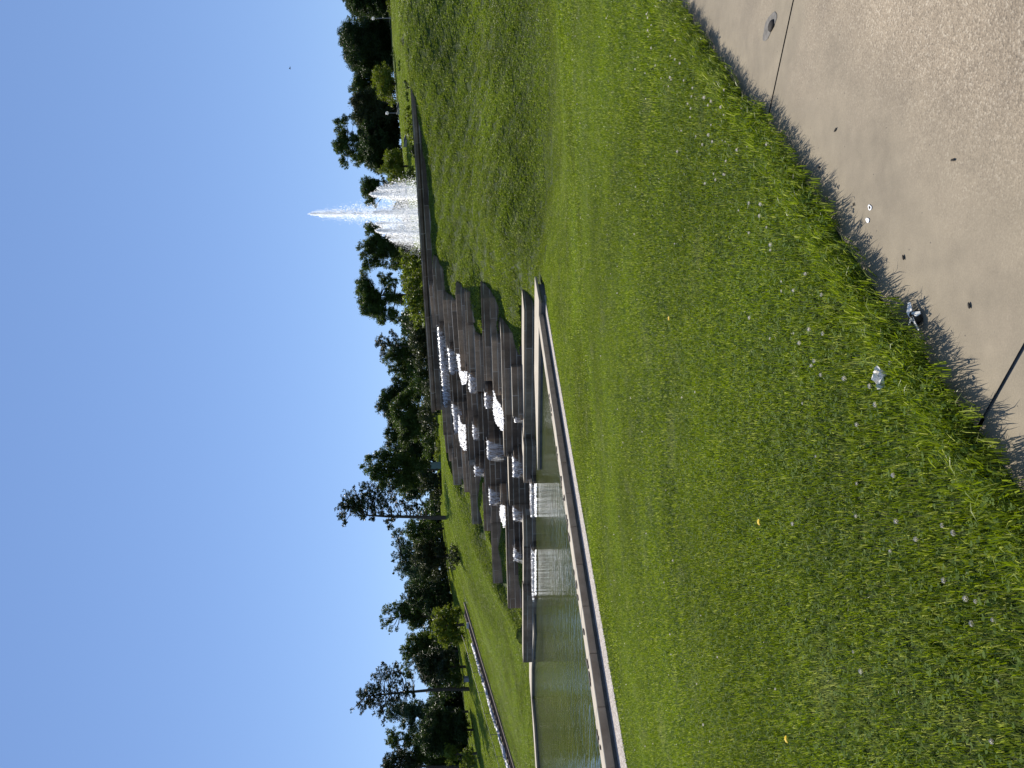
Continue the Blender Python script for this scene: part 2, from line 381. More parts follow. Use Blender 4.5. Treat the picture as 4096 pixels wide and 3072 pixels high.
gravel_poly = [nA - nn_ * .1, nB - nn_ * .1, nB + nd_ * 1.5 - nn_ * .1, nB + nd_ * 1.5 + nn_ * .05, nB + nd_ * .2 + nn_ * .5, nA + nn_ * .95]

# ------------------------------------------------------------------ the cascade's walls (measured on the photograph)
# name: right end y, left end y, top x at right, top x at left, bottom x, facet end y (or None), wet
BL = [
 (1150, 1312, 1707, 1741, 1752, None, 0), (1028, 1375, 1729, 1752, 1790, 1075, 0), (1200, 1394, 1770, 1785, 1812, None, 0),
 (1224, 1420, 1799, 1824, 1838, None, 0), (1133, 1487, 1822, 1843, 1872, 1178, 0), (1168, 1292, 1856, 1861, 1880, None, 0),
 (1291, 1494, 1861, 1871, 1908, None, 0), (1364, 1568, 1897, 1909, 1945, None, 0), (1138, 1524, 1922, 1938, 1990, 1192, 0),
 (1367, 1582, 1966, 1975, 2012, None, 0), (1278, 1660, 2002, 2014, 2066, 1333, 0), (1454, 1676, 2046, 2052, 2090, 1470, 0),
 (1173, 1764, 2096, 2095, 2150, 1240, 0), (1786, 1933, 2095, 2095, 2150, None, 0),
 (1657, 1828, 2014, 2015, 2092, None, 1), (1826, 2026, 2032, 2038, 2112, None, 1), (2011, 2194, 2092, 2095, 2150, 2075, 0),
 (2026, 2195, 2021, 2026, 2095, None, 1), (1972, 2026, 2000, 2004, 2040, None, 1), (1780, 1950, 1937, 1943, 2032, None, 1),
 (1575, 1762, 1911, 1918, 2012, None, 1), (1500, 1700, 1862, 1874, 1915, None, 1), (1700, 1862, 1863, 1872, 1940, None, 1),
 (1489, 1640, 1796, 1806, 1868, None, 1), (1622, 1742, 1768, 1772, 1808, None, 0), (1740, 1812, 1772, 1789, 1822, None, 0), (1810, 1845, 1790, 1800, 1830, None, 0),
 (1838, 1941, 1803, 1817, 1852, None, 0), (1728, 1840, 1808, 1822, 1870, None, 0), (1815, 1970, 1846, 1858, 1880, None, 0), (1862, 2097, 1872, 1889, 1934, None, 0),
 (1965, 2125, 1930, 1937, 1964, None, 0), (2030, 2092, 1962, 1965, 1990, None, 0), (2093, 2335, 1962, 1972, 2030, None, 0),
 (2195, 2435, 2025, 2032, 2092, None, 0), (2193, 2369, 2094, 2094, 2130, None, 0), (2369, 2651, 2093, 2093, 2126, None, 0),
 (1905, 1972, 1935, 1940, 1990, None, 1),
]
# falls: right y, left y, lip x right, lip x left, foot x, label
FALLS = [
 (1308, 1622, 1743, 1776, 1800, 'longest thin waterfall, spilling over the top rim of the cascade'),
 (1390, 1491, 1785, 1798, 1836, 'white waterfall just under the fountain end of the long top fall'),
 (1613, 1729, 1804, 1817, 1850, 'white waterfall just under the stairs end of the long top fall'),
 (1493, 1566, 1871, 1876, 1910, 'short white waterfall fed by the small foaming steps nearest the fountain'),
 (1566, 1624, 1927, 1944, 1972, 'white waterfall directly above the biggest foam chute'),
 (1696, 1752, 1885, 1892, 1918, 'small square waterfall mid cascade, beside the foot of the slimmer foam chute'),
 (1759, 1833, 1942, 1950, 2024, 'tallest waterfall, a clear striped sheet in the middle of the cascade'),
 (1826, 1902, 2044, 2053, 2090, 'white waterfall above the long pale ledge at the middle of the pool'),
 (1660, 1680, 2050, 2055, 2088, 'narrow trickle between two dark walls at the foot of the largest foam chute'),
 (1860, 1896, 1893, 1898, 1938, 'small waterfall on the stairs side of the tallest striped waterfall'),
 (1950, 2012, 1949, 1958, 2003, 'waterfall on the stairs side of the cascade that ends in a foaming splash'),
 (2024, 2076, 2046, 2052, 2088, 'small waterfall falling behind the short pale topped block at the pool'),
 (1931, 2062, 2113, 2125, 2143, 'broad low white waterfall pouring straight into the pool'),
 (2193, 2236, 2048, 2057, 2088, 'waterfall nearest the stairs, falling behind the low wall above the long weir'),
 (2193, 2366, 2117, 2131, 2142, 'long low weir of white water along the pool on the stairs side'),
 (2370, 2397, 2124, 2129, 2138, 'tiny waterfall at the stairs end of the long low weir'),
]
casc_root_loc = at_D(2140, 1750, 28.5)
class Block: pass
blocks = []
def plan_block(yR, yL, xR, xL, xB, yF, wet):
    b = Block(); b.wet = wet
    yc = (yR + yL) / 2; xc = (xR + xL) / 2
    b.D = tier_D(xc, yc)
    yf = yF if yF else yR
    pL = at_D(xL, yL, b.D); pR = at_D(xR, yf, b.D)
    b.z1 = (pL[2] + pR[2]) / 2
    dz_ = pR[2] - EYE
    if abs(dz_) > .35:                                   # a level top tells which way the wall runs
        mx_, my_ = (xR + xL) / 2, (yL + yf) / 2
        b.z1 = at_D(mx_, my_, b.D)[2]
        qR, qL = at_Z(xR, yf, b.z1), at_Z(xL, yL, b.z1)
        v_ = (qL - qR)[:2]; ang = math.degrees(math.atan2(v_[1], -v_[0])); ang = min(38, max(16, ang)) if abs(dz_) > .9 else min(33, max(20, ang))
        nn2 = np.array([math.sin(math.radians(ang)), math.cos(math.radians(ang))]); pm = at_D(mx_, my_, b.D)
        for_ = []
        for x_, y_ in ((xL, yL), (xR, yf)):
            d_2 = ray(x_, y_)[:2]; for_.append(d_2 * (np.dot(pm[:2], nn2) / np.dot(d_2, nn2)))
        pL = np.array([*for_[0], b.z1]); pR = np.array([*for_[1], b.z1])
    b.zb = (at_D(xB, yL, b.D)[2] + at_D(xB, yf, b.D)[2]) / 2; yc_ = (yR + yL) / 2
    b.z0 = b.zb - (.9 if 1380 < yc_ < 1960 else .4)
    b.L = pL[:2]; b.R = pR[:2]; b.back = 1.9
    b.end = at_D(xR, yR, np.dot(pR[:2], NN) + 1.15)[:2] if yF else None
    b.px = (yR, yL, xR, xL, xB); yc_ = (yR + yL) / 2
    if not (1400 < yc_ < 1960) : b.back = .85 if (b.end is not None or yc_ > 1960) else b.back
    f = [b.L, b.R]
    if b.end is not None: f += [b.end, b.end + NN * .45]
    else: f += [b.R + NN * b.back]
    f += [b.L + NN * b.back]
    b.foot = f
    return b
for t in BL: blocks.append(plan_block(*t))
fall_blocks = {}
for yR, yL, xR, xL, xF, lab in FALLS:      # the wall a fall pours over
    b = plan_block(yR - 2, yL + 4, xR + 4, xL + 4, xF + 4, None, 1); blocks.append(b); b.fall = True; fall_blocks[lab] = b

# ------------------------------------------------------------------ upper basin
Z_RIM = 5.3
def rim_pt(x, y): return at_Z(x, y, Z_RIM)[:2]
bJ = at_D(1707, 1150, tier_D(1712, 1160) + .5)[:2]
dirR = np.array([math.cos(math.radians(18)), -math.sin(math.radians(18))])
d_ = ray(1636, 215); sR = (d_[0] * bJ[1] - d_[1] * bJ[0]) / (d_[1] * dirR[0] - d_[0] * dirR[1]); bR = bJ + dirR * sR
bL = at_D(1772, 1640, blocks[24].D + .4)[:2]
basin_poly = [bR + dirR * 1.0, bJ, bL, bL + np.array([1.5, 9.0]), bJ + np.array([4, 12.0]), bR + np.array([3.5, 9.5])]

# ------------------------------------------------------------------ terrain
ctrl = []
def cz(x, y, z): ctrl.append((x, y, z))
def cpx(x, y, Y): p = at_Y(x, y, Y); cz(*p)
for X in (-12, -6, 0, 6, 12):
    cz(X, -6, .06); cz(X, 2, .06)
cz(-5, 4, .04); cz(0, 5, .05); cz(5, 6, .05); cz(9, 8, .06); cz(2.5, 10, -.05); cz(7, 14, -.03); cz(12, 14, 0.05)
for t in np.linspace(0, 1, 7):
    p = nA + (nB - nA) * t + nn_ * .6; cz(p[0], p[1], Z_GRAV)
    p = p - nn_ * 4; cz(p[0], p[1], Z_GRAV)
for q in ((2168, 1000), (2172, 900), (2160, 700), (2140, 400), (2115, 100)):
    cpx(q[0], q[1], 26.5)
p = at_Z(2260, 400, -.25); cz(*p); p = at_Z(2260, 100, -.1); cz(*p)
for q in ((1900, 850, 33.5), (1890, 500, 33), (1870, 200, 32.5), (1850, -100, 32), (2000, 950, 30), (1990, 500, 29.5), (1980, 150, 29)): cpx(*q)
for s in np.linspace(0, 1, 5):
    p = bJ + (bR - bJ) * s - np.array([0.1, .7]); cz(p[0], p[1], Z_RIM - .95 + .90 * s ** 3)
cz(bR[0] + 3, bR[1] - .5, Z_RIM + .1); cz(bR[0] + 9, bR[1] - 2, Z_RIM + .3)
for p in basin_poly[3:]: cz(p[0], p[1] + .5, Z_RIM - .1)
for b in blocks:
    if b.end is not None:
        h_ = b.z1 - b.zb; cz(b.end[0] + .25, b.end[1], b.zb + .75 * h_); q_ = b.R - NN * .25; cz(q_[0], q_[1], b.zb + .02); q_ = b.R * .7 + b.L * .3 - NN * .3; cz(q_[0], q_[1], b.zb - .1)
        q_ = b.end + NN * .6; cz(q_[0] + .3, q_[1], b.z1 + .05)
for i in (27, 29, 30, 31, 33, 34, 36):                                    # left ends
    b = blocks[i]; cz(b.L[0] - .35, b.L[1] + .35, b.z1 - .12); q_ = b.L - NN * .3; cz(q_[0], q_[1], b.zb - .15); q_ = b.L + NN * 1.1; cz(q_[0], q_[1], b.z1 + .1)
for p in far_pts: cz(p[0] - .3, p[1] + 2.7, Z_COP + .05)
# lawn behind and at the sides
TB = [(1560, 0, 118), (1567, 195, 125), (1585, 330, 110), (1600, 460, 120), (1625, 620, 100), (1655, 560, 62), (1660, 300, 75), (1700, 900, 80), (1715, 1200, 74), (1745, 1400, 80), (1765, 1650, 72), (1768, 1860, 93), (1786, 2075, 85),
      (1800, 2220, 90), (1840, 2230, 68), (1818, 2400, 100), (1862, 2500, 92), (1868, 2660, 96), (1880, 2780, 98), (1893, 2920, 97), (1903, 3060, 98), (1960, 2300, 50), (1930, 2200, 52)]
for q in TB: cpx(*q)
ST0 = at_Y(2062, 3072, 66); ST1 = at_Y(1862, 2410, 86)                    # near edge of the stairs, foot and head
for t in (-.25, 0, .25, .5, .75, 1.0): p = ST0 + (ST1 - ST0) * t; cz(p[0] + .5, p[1] - .4, p[2] - .05)
sdir = (ST1 - ST0)[:2] / np.linalg.norm((ST1 - ST0)[:2]); snorm = np.array([-sdir[1], sdir[0]])
if snorm[0] > 0: snorm = -snorm
for t in (-.25, .25, .6, 1.0): p = ST0 + (ST1 - ST0) * t; cz(p[0] + snorm[0] * 2.6, p[1] + snorm[1] * 2.6, p[2] + .25)
for q in ((2090, 3072, 52), (2040, 2700, 55), (2000, 2500, 56)): cpx(*q)
for X, Y, z in ((-160, 60, 2), (-160, 160, 8), (-60, 190, 13), (0, 190, 17), (80, 190, 23), (170, 160, 26), (160, 60, 14), (60, 20, 2.5), (40, 5, .3), (-60, 10, -.3), (-60, 35, -.2), (80, -20, 0), (-80, -20, 0), (40, 34, 5.2)): cz(X, Y, z)
ctrl = np.array(ctrl)
def tps_U(r2): return np.where(r2 > 1e-9, r2 * np.log(r2 + 1e-12), 0)
nC = len(ctrl)
d2 = ((ctrl[:, None, :2] - ctrl[None, :, :2]) ** 2).sum(-1)
K = tps_U(d2) + np.eye(nC) * .8
Pm = np.hstack([np.ones((nC, 1)), ctrl[:, :2]])
A = np.zeros((nC + 3, nC + 3)); A[:nC, :nC] = K; A[:nC, nC:] = Pm; A[nC:, :nC] = Pm.T
Wt = np.linalg.solve(A, np.concatenate([ctrl[:, 2], np.zeros(3)]))
def tps(x, y):
    x = np.asarray(x, float); y = np.asarray(y, float); sh = x.shape; x = x.ravel(); y = y.ravel(); out = np.empty(len(x))
    for i in range(0, len(x), 20000):
        xs, ys = x[i:i + 20000], y[i:i + 20000]
        r2 = (xs[:, None] - ctrl[None, :, 0]) ** 2 + (ys[:, None] - ctrl[None, :, 1]) ** 2
        out[i:i + 20000] = tps_U(r2) @ Wt[:nC] + Wt[nC] + Wt[nC + 1] * xs + Wt[nC + 2] * ys
    return out.reshape(sh)
path_poly = [tuple(p) for p in PATH_EDGE] + [(30, -8), (30, 0)] 
path_poly = [tuple(p) for p in PATH_EDGE] + [(PATH_EDGE[-1][0] + 1, -9), (26, -9), (26, PATH_EDGE[0][1] + 2)]
def lawn_z(x, y):
    """height of the turf itself"""
    x = np.asarray(x, float); y = np.asarray(y, float)
    z = tps(x, y)
    d = dist_polyline(x, y, PATH_EDGE)
    k = np.clip(d / 3.0, 0, 1); k = k * k * (3 - 2 * k)
    z = .045 * (1 - k) + z * k
    # bumps of the mown bank
    hb = np.clip((y - 24) / 6, 0, 1) * np.clip((52 - y) / 12, 0, 1)
    z = z + hb * (.035 * np.sin(x * 2.1 + 1.3 * np.sin(y * 1.7)) * np.sin(y * 2.6 + .7 * np.sin(x * 1.1)) + .02 * np.sin(x * 5.3 + y * 3.1))
    return z
lz = lambda x, y: float(lawn_z(np.array([x]), np.array([y]))[0])
core = [b for b in blocks]
def in_blocks(x, y, grow=0.0):
    r = np.zeros(x.shape, bool)
    for b in blocks:
        c0 = np.mean(b.foot, 0)
        f = [p + (p - c0) / (np.linalg.norm(p - c0) + 1e-6) * grow for p in map(np.asarray, b.foot)]
        r |= in_poly(x, y, f)
    return r
casc_core = None
xs = np.concatenate([-np.geomspace(200, 26, 40), np.arange(-25.5, 26, .42), np.geomspace(26.5, 200, 40)])
ys = np.concatenate([np.arange(-9, 52, .42), np.geomspace(52.6, 300, 75)])
GX, GY = np.meshgrid(xs, ys)
GZ = lawn_z(GX, GY)
GZ[in_blocks(GX, GY, -.25)] -= 1.6
def core_polys():                                        # the hollow under the middle of the cascade
    for b in blocks:
        if 1420 < (b.px[0] + b.px[1]) / 2 < 1960 or getattr(b, 'fall', False):
            yr_, yl_ = b.px[0], b.px[1]; f_ = lambda y: (yl_ - y) / (yl_ - yr_)
            l_ = b.L + (b.R - b.L) * max(0, f_(1985)); r_ = b.L + (b.R - b.L) * min(1, f_(1425))
            yield b, [l_ + NN * .1, r_ + NN * .1, r_ + NN * 3.4, l_ + NN * 3.4]
for b, p in core_polys():
    m_ = in_poly(GX, GY, p); GZ[m_] = np.minimum(GZ[m_], b.z1 - 2.2)
GZ[in_poly(GX, GY, pool_in)] = Z_COP - 1.3
fb_ = in_poly(GX, GY, far_band); GZ[fb_] = np.minimum(GZ[fb_], Z_COP - .12)
GZ[in_poly(GX, GY, basin_poly)] = Z_RIM - 1.8
gp = in_poly(GX, GY, gravel_poly) | (dist_polyline(GX, GY, gravel_poly + gravel_poly[:1]) < .3); GZ[gp] = np.minimum(GZ[gp], Z_GRAV - .08)
ip = in_poly(GX, GY, path_poly); dpth = dist_polyline(GX, GY, PATH_EDGE)
GZ[ip | (dpth < .5)] = -.07
stair_poly = [ST0[:2] - sdir * 8, ST1[:2] + sdir * .3, ST1[:2] + snorm * 2.3, ST0[:2] - sdir * 8 + snorm * 2.3]
GZ[in_poly(GX, GY, stair_poly)] -= .7
nx, ny = len(xs), len(ys)
idx = np.arange(nx * ny).reshape(ny, nx)
faces = np.stack([idx[:-1, :-1], idx[:-1, 1:], idx[1:, 1:], idx[1:, :-1]], -1).reshape(-1, 4)
me = np_mesh('ground', np.stack([GX.ravel(), GY.ravel(), GZ.ravel()], -1), faces, True)
tag(link_mesh('ground', me, M['lawn']), kind='structure')
# ground beyond the sheet, to the horizon
bm = bmesh.new(); box(bm, (0, 0, -7), (6000, 6000, 2)); tag(bm_obj('terrain', bm, M['lawn']), kind='structure')
# turf edge beside the path
def offset_line(pl, d):
    out = []
    for i, p in enumerate(pl):
        a = np.asarray(pl[max(i - 1, 0)]); b = np.asarray(pl[min(i + 1, len(pl) - 1)])
        t = (b - a) / np.linalg.norm(b - a); out.append(np.asarray(p) + np.array([t[1], -t[0]]) * d)
    return out
def resample(pl, step):
    pl = [np.asarray(p, float) for p in pl]; out = [pl[0]]
    for a, b in zip(pl[:-1], pl[1:]):
        k = max(1, int(np.linalg.norm(b - a) / step))
        out += [a + (b - a) * j / k for j in range(1, k + 1)]
    return out
pe = resample(PATH_EDGE, .12)
pe = [p + np.array([rng.normal(0, .006), rng.normal(0, .006)]) for p in pe]
sgn = 1 if not in_poly(np.array([offset_line(pe, .3)[len(pe) // 2][0]]), np.array([offset_line(pe, .3)[len(pe) // 2][1]]), path_poly)[0] else -1
bm = bmesh.new(); rows = []
for d, z in ((0.0, -.03), (.012, .02), (.05, .04), (.35, .045), (.75, .04), (1.05, -.06)):
    rows.append([bm.verts.new((q[0], q[1], z)) for q in offset_line(pe, sgn * d)])
for a, b in zip(rows[:-1], rows[1:]):
    for i in range(len(a) - 1): bm.faces.new((a[i], a[i + 1], b[i + 1], b[i]))
tag(bm_obj('turf_edge', bm, M['lawn'], smooth=True), kind='structure')
# path slabs with a sawn joint between them
J1a, J1b = at_Z(3180, -30, 0)[:2], at_Z(3066, 500, 0)[:2]
J2a, J2b = at_Z(3930, 1680, 0)[:2], at_Z(4110, 1360, 0)[:2]
def path_mesh():
    gx = np.arange(-4, 24, .1); gy = np.arange(-3, 14, .1)
    X, Y = np.meshgrid(gx, gy)
    return X, Y
def clip_half(poly, a, n):
    out = []
    for i in range(len(poly)):
        p, q = np.asarray(poly[i]), np.asarray(poly[(i + 1) % len(poly)])
        dp, dq = np.dot(p - a, n), np.dot(q - a, n)
        if dp >= 0: out.append(p)
        if dp * dq < 0: out.append(p + (q - p) * dp / (dp - dq))
    return out
def slab(poly, joints):
    bm = bmesh.new()
    vs = [bm.verts.new((p[0], p[1], 0)) for p in poly]
    f = bm.faces.new(vs)
    if f.normal.z < 0: f.normal_flip()
    bmesh.ops.triangulate(bm, faces=bm.faces[:])
    for k in range(5):
        le = [e for e in bm.edges if e.calc_length() > .35]
        if le: bmesh.ops.subdivide_edges(bm, edges=le, cuts=1)
        bmesh.ops.triangulate(bm, faces=[f for f in bm.faces if len(f.verts) > 3])
    co = np.array([v.co[:2] for v in bm.verts])
    d = dist_polyline(co[:, 0], co[:, 1], PATH_EDGE)
    for a, b in joints: d = np.minimum(d, dist_polyline(co[:, 0], co[:, 1], [a, b]) * 2.2)
    o = bm_obj('path', bm, M['path'])
    for p in o.data.polygons:
        pass
    a = o.data.attributes.new('rnd', 'FLOAT', 'POINT'); a.data.foreach_set('value', np.clip((d - .25) / .8, 0, 1).astype(np.float32))
    return tag(o, kind='structure')
def half_n(a, b):
    t = (b - a) / np.linalg.norm(b - a); return np.array([-t[1], t[0]])
n1 = half_n(J1a, J1b); n2 = half_n(J2a, J2b); mid = at_Z(3500, 500, 0)[:2]
if np.dot(mid - J1a, n1) < 0: n1 = -n1
if np.dot(mid - J2a, n2) < 0: n2 = -n2
JW = .008
full = [np.asarray(p) for p in path_poly]
slab(clip_half(clip_half(full, J1a + n1 * JW, n1), J2a + n2 * JW * .9, n2), [(J1a, J1b), (J2a, J2b)])
slab(clip_half(full, J1a - n1 * JW, -n1), [(J1a, J1b)])
slab(clip_half(clip_half(full, J1a + n1 * JW, n1), J2a - n2 * JW * .9, -n2), [(J2a, J2b)])

# soil and crumbs filling the joints
for a_, b_ in ((J1a, J1b), (J2a, J2b)):
    d_ = (b_ - a_) / np.linalg.norm(b_ - a_); m_ = np.array([-d_[1], d_[0]]) * .03; bm = bmesh.new()
    prism(bm, [a_ - d_ * 1.5 - m_, b_ + d_ * .3 - m_, b_ + d_ * .3 + m_, a_ - d_ * 1.5 + m_] if False else [a_ - m_, b_ - m_, b_ + m_, a_ + m_], -.05, -.008)
    tag(bm_obj('path_joint', bm, M['patch']), kind='structure')
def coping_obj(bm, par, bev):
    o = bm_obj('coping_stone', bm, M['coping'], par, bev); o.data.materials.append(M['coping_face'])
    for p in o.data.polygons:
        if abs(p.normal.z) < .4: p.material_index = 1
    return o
# ------------------------------------------------------------------ pool
bm = bmesh.new()
vs = [bm.verts.new((p[0], p[1], Z_WATER)) for p in pool_poly]; bm.faces.new(vs)
o = bm_obj('water', bm, M['water']); tag(o, kind='structure')
if o.data.polygons[0].normal.z < 0: o.data.flip_normals()
# gravel strip
bm = bmesh.new(); prism(bm, gravel_poly, Z_GRAV - .3, Z_GRAV + .03)
tag(bm_obj('gravel_strip', bm, M['gravel']), kind='structure')
# near wall of the pool: plinth and coping stones
wall = empty('pool_wall', (*(nB), Z_GRAV)); tag(wall, 'long straight near wall of the pool with pale coping stones and a gravel strip in front', 'pool wall')
def loc_poly(pts, o): return [(p[0] - o.location[0], p[1] - o.location[1]) for p in pts]
def zl(z, o): return z - o.location[2]
bm = bmesh.new(); prism(bm, loc_poly([nA - nn_ * .06, nB + nd_ * .05 - nn_ * .06, nB + nd_ * .05 - nn_ * .46, nA - nn_ * .46], wall), zl(Z_COP - 1.4, wall), zl(Z_COP - .165, wall))
bm_obj('plinth', bm, M['plinth'], wall)
Ln = np.linalg.norm(nB - nA); k = 0; s = Ln
while s > 0:
    l = 1.16; a = nA + nd_ * max(0, s - l + .008); b = nA + nd_ * s
    bm = bmesh.new(); prism(bm, loc_poly([a, b, b - nn_ * W_COP, a - nn_ * W_COP], wall), zl(Z_COP - .165, wall), zl(Z_COP + rng.normal(0, .002), wall))
    coping_obj(bm, wall, .012); s -= l
# cross wall running from the right corner along the foot of the cascade
cxa, cxb = at_Z(2155, 1262, Z_COP)[:2], at_Z(2150, 1882, Z_COP)[:2]
cross = empty('pool_wall', (*cxb, Z_WATER)); tag(cross, 'low pale topped wall in the pool along the foot of the cascade', 'pool wall')
t_ = (cxb - cxa) / np.linalg.norm(cxb - cxa); q_ = np.array([-t_[1], t_[0]]); q_ = q_ if q_[1] > 0 else -q_
bm = bmesh.new(); prism(bm, loc_poly([cxa - t_ * .6, cxb, cxb + q_ * .1 - t_ * .1, cxb + q_ * 2.1 - t_ * 3.5, cxa + q_ * 2.1 - t_ * .6], cross), zl(Z_COP - .09, cross), zl(Z_COP, cross))
coping_obj(bm, cross, .012)
bm = bmesh.new(); prism(bm, loc_poly([cxa + q_ * .02 - t_ * .5, cxb + q_ * .02 - t_ * .03, cxb + q_ * 1.6 - t_ * 3.6, cxa + q_ * 1.6 - t_ * .5], cross), zl(Z_COP - 1.2, cross), zl(Z_COP - .09, cross))
bm_obj('plinth', bm, M['plinth'], cross)
# far edge of the pool
farw = empty('pool_wall', (*far_pts[3], Z_WATER)); tag(farw, 'bent far edge of the pool, pale coping against the grass below the stairs', 'pool wall')
for i in range(len(far_pts) - 1):
    a, b = far_pts[i], far_pts[i + 1]
    bk = np.array([.12, 1.0]); th0 = 2.4
    bm = bmesh.new(); prism(bm, loc_poly([a, b, b + bk * th0, a + bk * th0], farw), zl(Z_COP - .10, farw), zl(Z_COP, farw))
    coping_obj(bm, farw, .01)
    bm = bmesh.new(); prism(bm, loc_poly([a + bk * .03, b + bk * .03, b + bk * (th0 - .05), a + bk * (th0 - .05)], farw), zl(Z_COP - 1.2, farw), zl(Z_COP - .10, farw))
    bm_obj('plinth', bm, M['plinth'], farw)
# dark wet leaves lying along the pool coping
lf = None
for i in range(44):
    t = rng.uniform(.12, .80); s = nA + (nB - nA) * t - nn_ * (W_COP - abs(rng.normal(.08, .09)) - .05)
    if lf is None:
        bm = bmesh.new(); bmesh.ops.create_icosphere(bm, subdivisions=1, radius=.075)
        for v in bm.verts: v.co.x *= 1.5 + rng.uniform(-.5, .5); v.co.z = v.co.z * .22 + .008; v.co.y *= .55 + rng.uniform(-.2, .2)
        o = bm_obj('dead_leaf', bm, M['dead_leaf']); lf = o
    else: o = lf.copy(); COL.objects.link(o)
    o.location = (s[0], s[1], Z_COP + .004); o.rotation_euler = (0, 0, rng.uniform(0, 6)); k = rng.uniform(.6, 1.6); o.scale = (k, k, 1)
    tag(o, 'dark wet leaf lying along the inner edge of the pale pool coping', 'leaf', 'leaves along the pool coping')

# ------------------------------------------------------------------ cascade
casc = empty('cascade', tuple(casc_root_loc)); tag(casc, 'stepped cascade of long dark board marked concrete walls rising up the bank', 'cascade')
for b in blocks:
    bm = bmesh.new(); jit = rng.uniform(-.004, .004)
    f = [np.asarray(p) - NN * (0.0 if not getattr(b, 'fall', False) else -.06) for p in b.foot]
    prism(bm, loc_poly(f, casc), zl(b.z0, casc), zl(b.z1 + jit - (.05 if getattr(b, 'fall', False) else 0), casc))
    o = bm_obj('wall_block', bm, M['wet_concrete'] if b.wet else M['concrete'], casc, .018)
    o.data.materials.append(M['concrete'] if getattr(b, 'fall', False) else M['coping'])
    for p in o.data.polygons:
        if p.normal.z > .9: p.material_index = 1  # paler upward faces: the sunlit look of the tops put into the colour
# dark infill behind the lower walls
# ------------------------------------------------------------------ falling water
def fall_mesh(pR, pL, zfoot, throw):
    w_ = np.linalg.norm((pL - pR)[:2]); nu = max(6, int(w_ / .08)); nv = 12
    V = []; UV = []; th = []
    z1 = (pR[2] + pL[2]) / 2
    edge = rng.normal(0, 1, nu + 1)
    for j in range(nv + 1):
        s = j / nv
        for i in range(nu + 1):
            t = i / nu
            p = pR * (1 - t) + pL * t
            if s < .25:
                k = s / .25; x = -.30 + .30 * k; z = z1 + .035 - .03 * k * k
            else:
                k = (s - .25) / .75; x = throw * math.sqrt(max(k, 0)) * .9 + .04; z = z1 - (z1 - zfoot) * k
            x += .02 * edge[i] * s
            q = p[:2] - NN * x
            V.append((q[0], q[1], z + .012 * math.sin(i * 1.7 + j)))
            UV.append((t * w_, s * 1.2)); 
            e = max(0, .12 - min(t, 1 - t)) * 2.5
            th.append((-.5 if s < .27 else .30 + .22 * ((s - .27) / .73)) + e * s)
    Fc = [(j * (nu + 1) + i, j * (nu + 1) + i + 1, (j + 1) * (nu + 1) + i + 1, (j + 1) * (nu + 1) + i) for j in range(nv) for i in range(nu)]
    me = np_mesh('waterfall', V, Fc, True)
    a = me.attributes.new('thin', 'FLOAT', 'POINT'); a.data.foreach_set('value', np.array(th, np.float32))
    ul = me.uv_layers.new(name='UVMap'); li = np.empty(len(me.loops), np.int32); me.loops.foreach_get('vertex_index', li)
    ul.data.foreach_set('uv', np.array(UV, np.float32)[li].ravel())
    return me
def droplets(P, R, stretch=1.6):
    """flecks of tumbling water"""
    n_ = len(P); st = stretch * rng.uniform(.7, 1.5, n_)
    nr = rng.normal(0, .38, (n_, 3)) + np.array(sv); nr /= np.linalg.norm(nr, axis=1)[:, None]
    up = np.array([0, 0, 1.0]) - nr * nr[:, 2:3]; up /= np.linalg.norm(up, axis=1)[:, None]
    a = np.cross(nr, up)
    A = a * R[:, None]; B = up * (R * st)[:, None]; nrm = np.cross(a, up) * (R * .35)[:, None]
    V = np.stack([P - A, P - B + nrm, P + A, P + B + nrm], 1).reshape(-1, 3)
    return V, np.arange(n_ * 4).reshape(-1, 4)
for yR, yL, xR, xL, xF, lab in FALLS:
    b = fall_blocks[lab]; v_ = (b.L - b.R) / np.linalg.norm(b.L - b.R) * .03
    pR, pL = np.array([*(b.R + v_), b.z1]), np.array([*(b.L - v_), b.z1]); D = np.dot((b.L + b.R) / 2, NN)
    zf = at_D(xF, (yR + yL) / 2, D)[2]; zf = max(zf, Z_WATER)
    me = fall_mesh(pR, pL, zf, .28 + .12 * min(2, (pR[2] + pL[2]) / 2 - zf))
    ww = np.linalg.norm(v_) and np.linalg.norm((pL - pR)[:2]); nf_ = int(ww * 24); tt = rng.uniform(0, 1, nf_)
    Q = pR[None] * (1 - tt[:, None]) + pL[None] * tt[:, None]; Q[:, :2] -= NN * np.abs(rng.normal(.05, .09, nf_))[:, None]; Q[:, 2] += .03 - np.abs(rng.normal(0, .07, nf_))
    V_, F_ = droplets(Q, rng.uniform(.018, .045, nf_), 1.5)
    o = link_mesh('waterfall', me, M['fall']); sp_ = link_mesh('spray', np_mesh('spray', V_, F_), M['foam'], o); sp_['kind'] = 'stuff'; tag(o, lab, 'waterfall', 'waterfalls of the cascade')
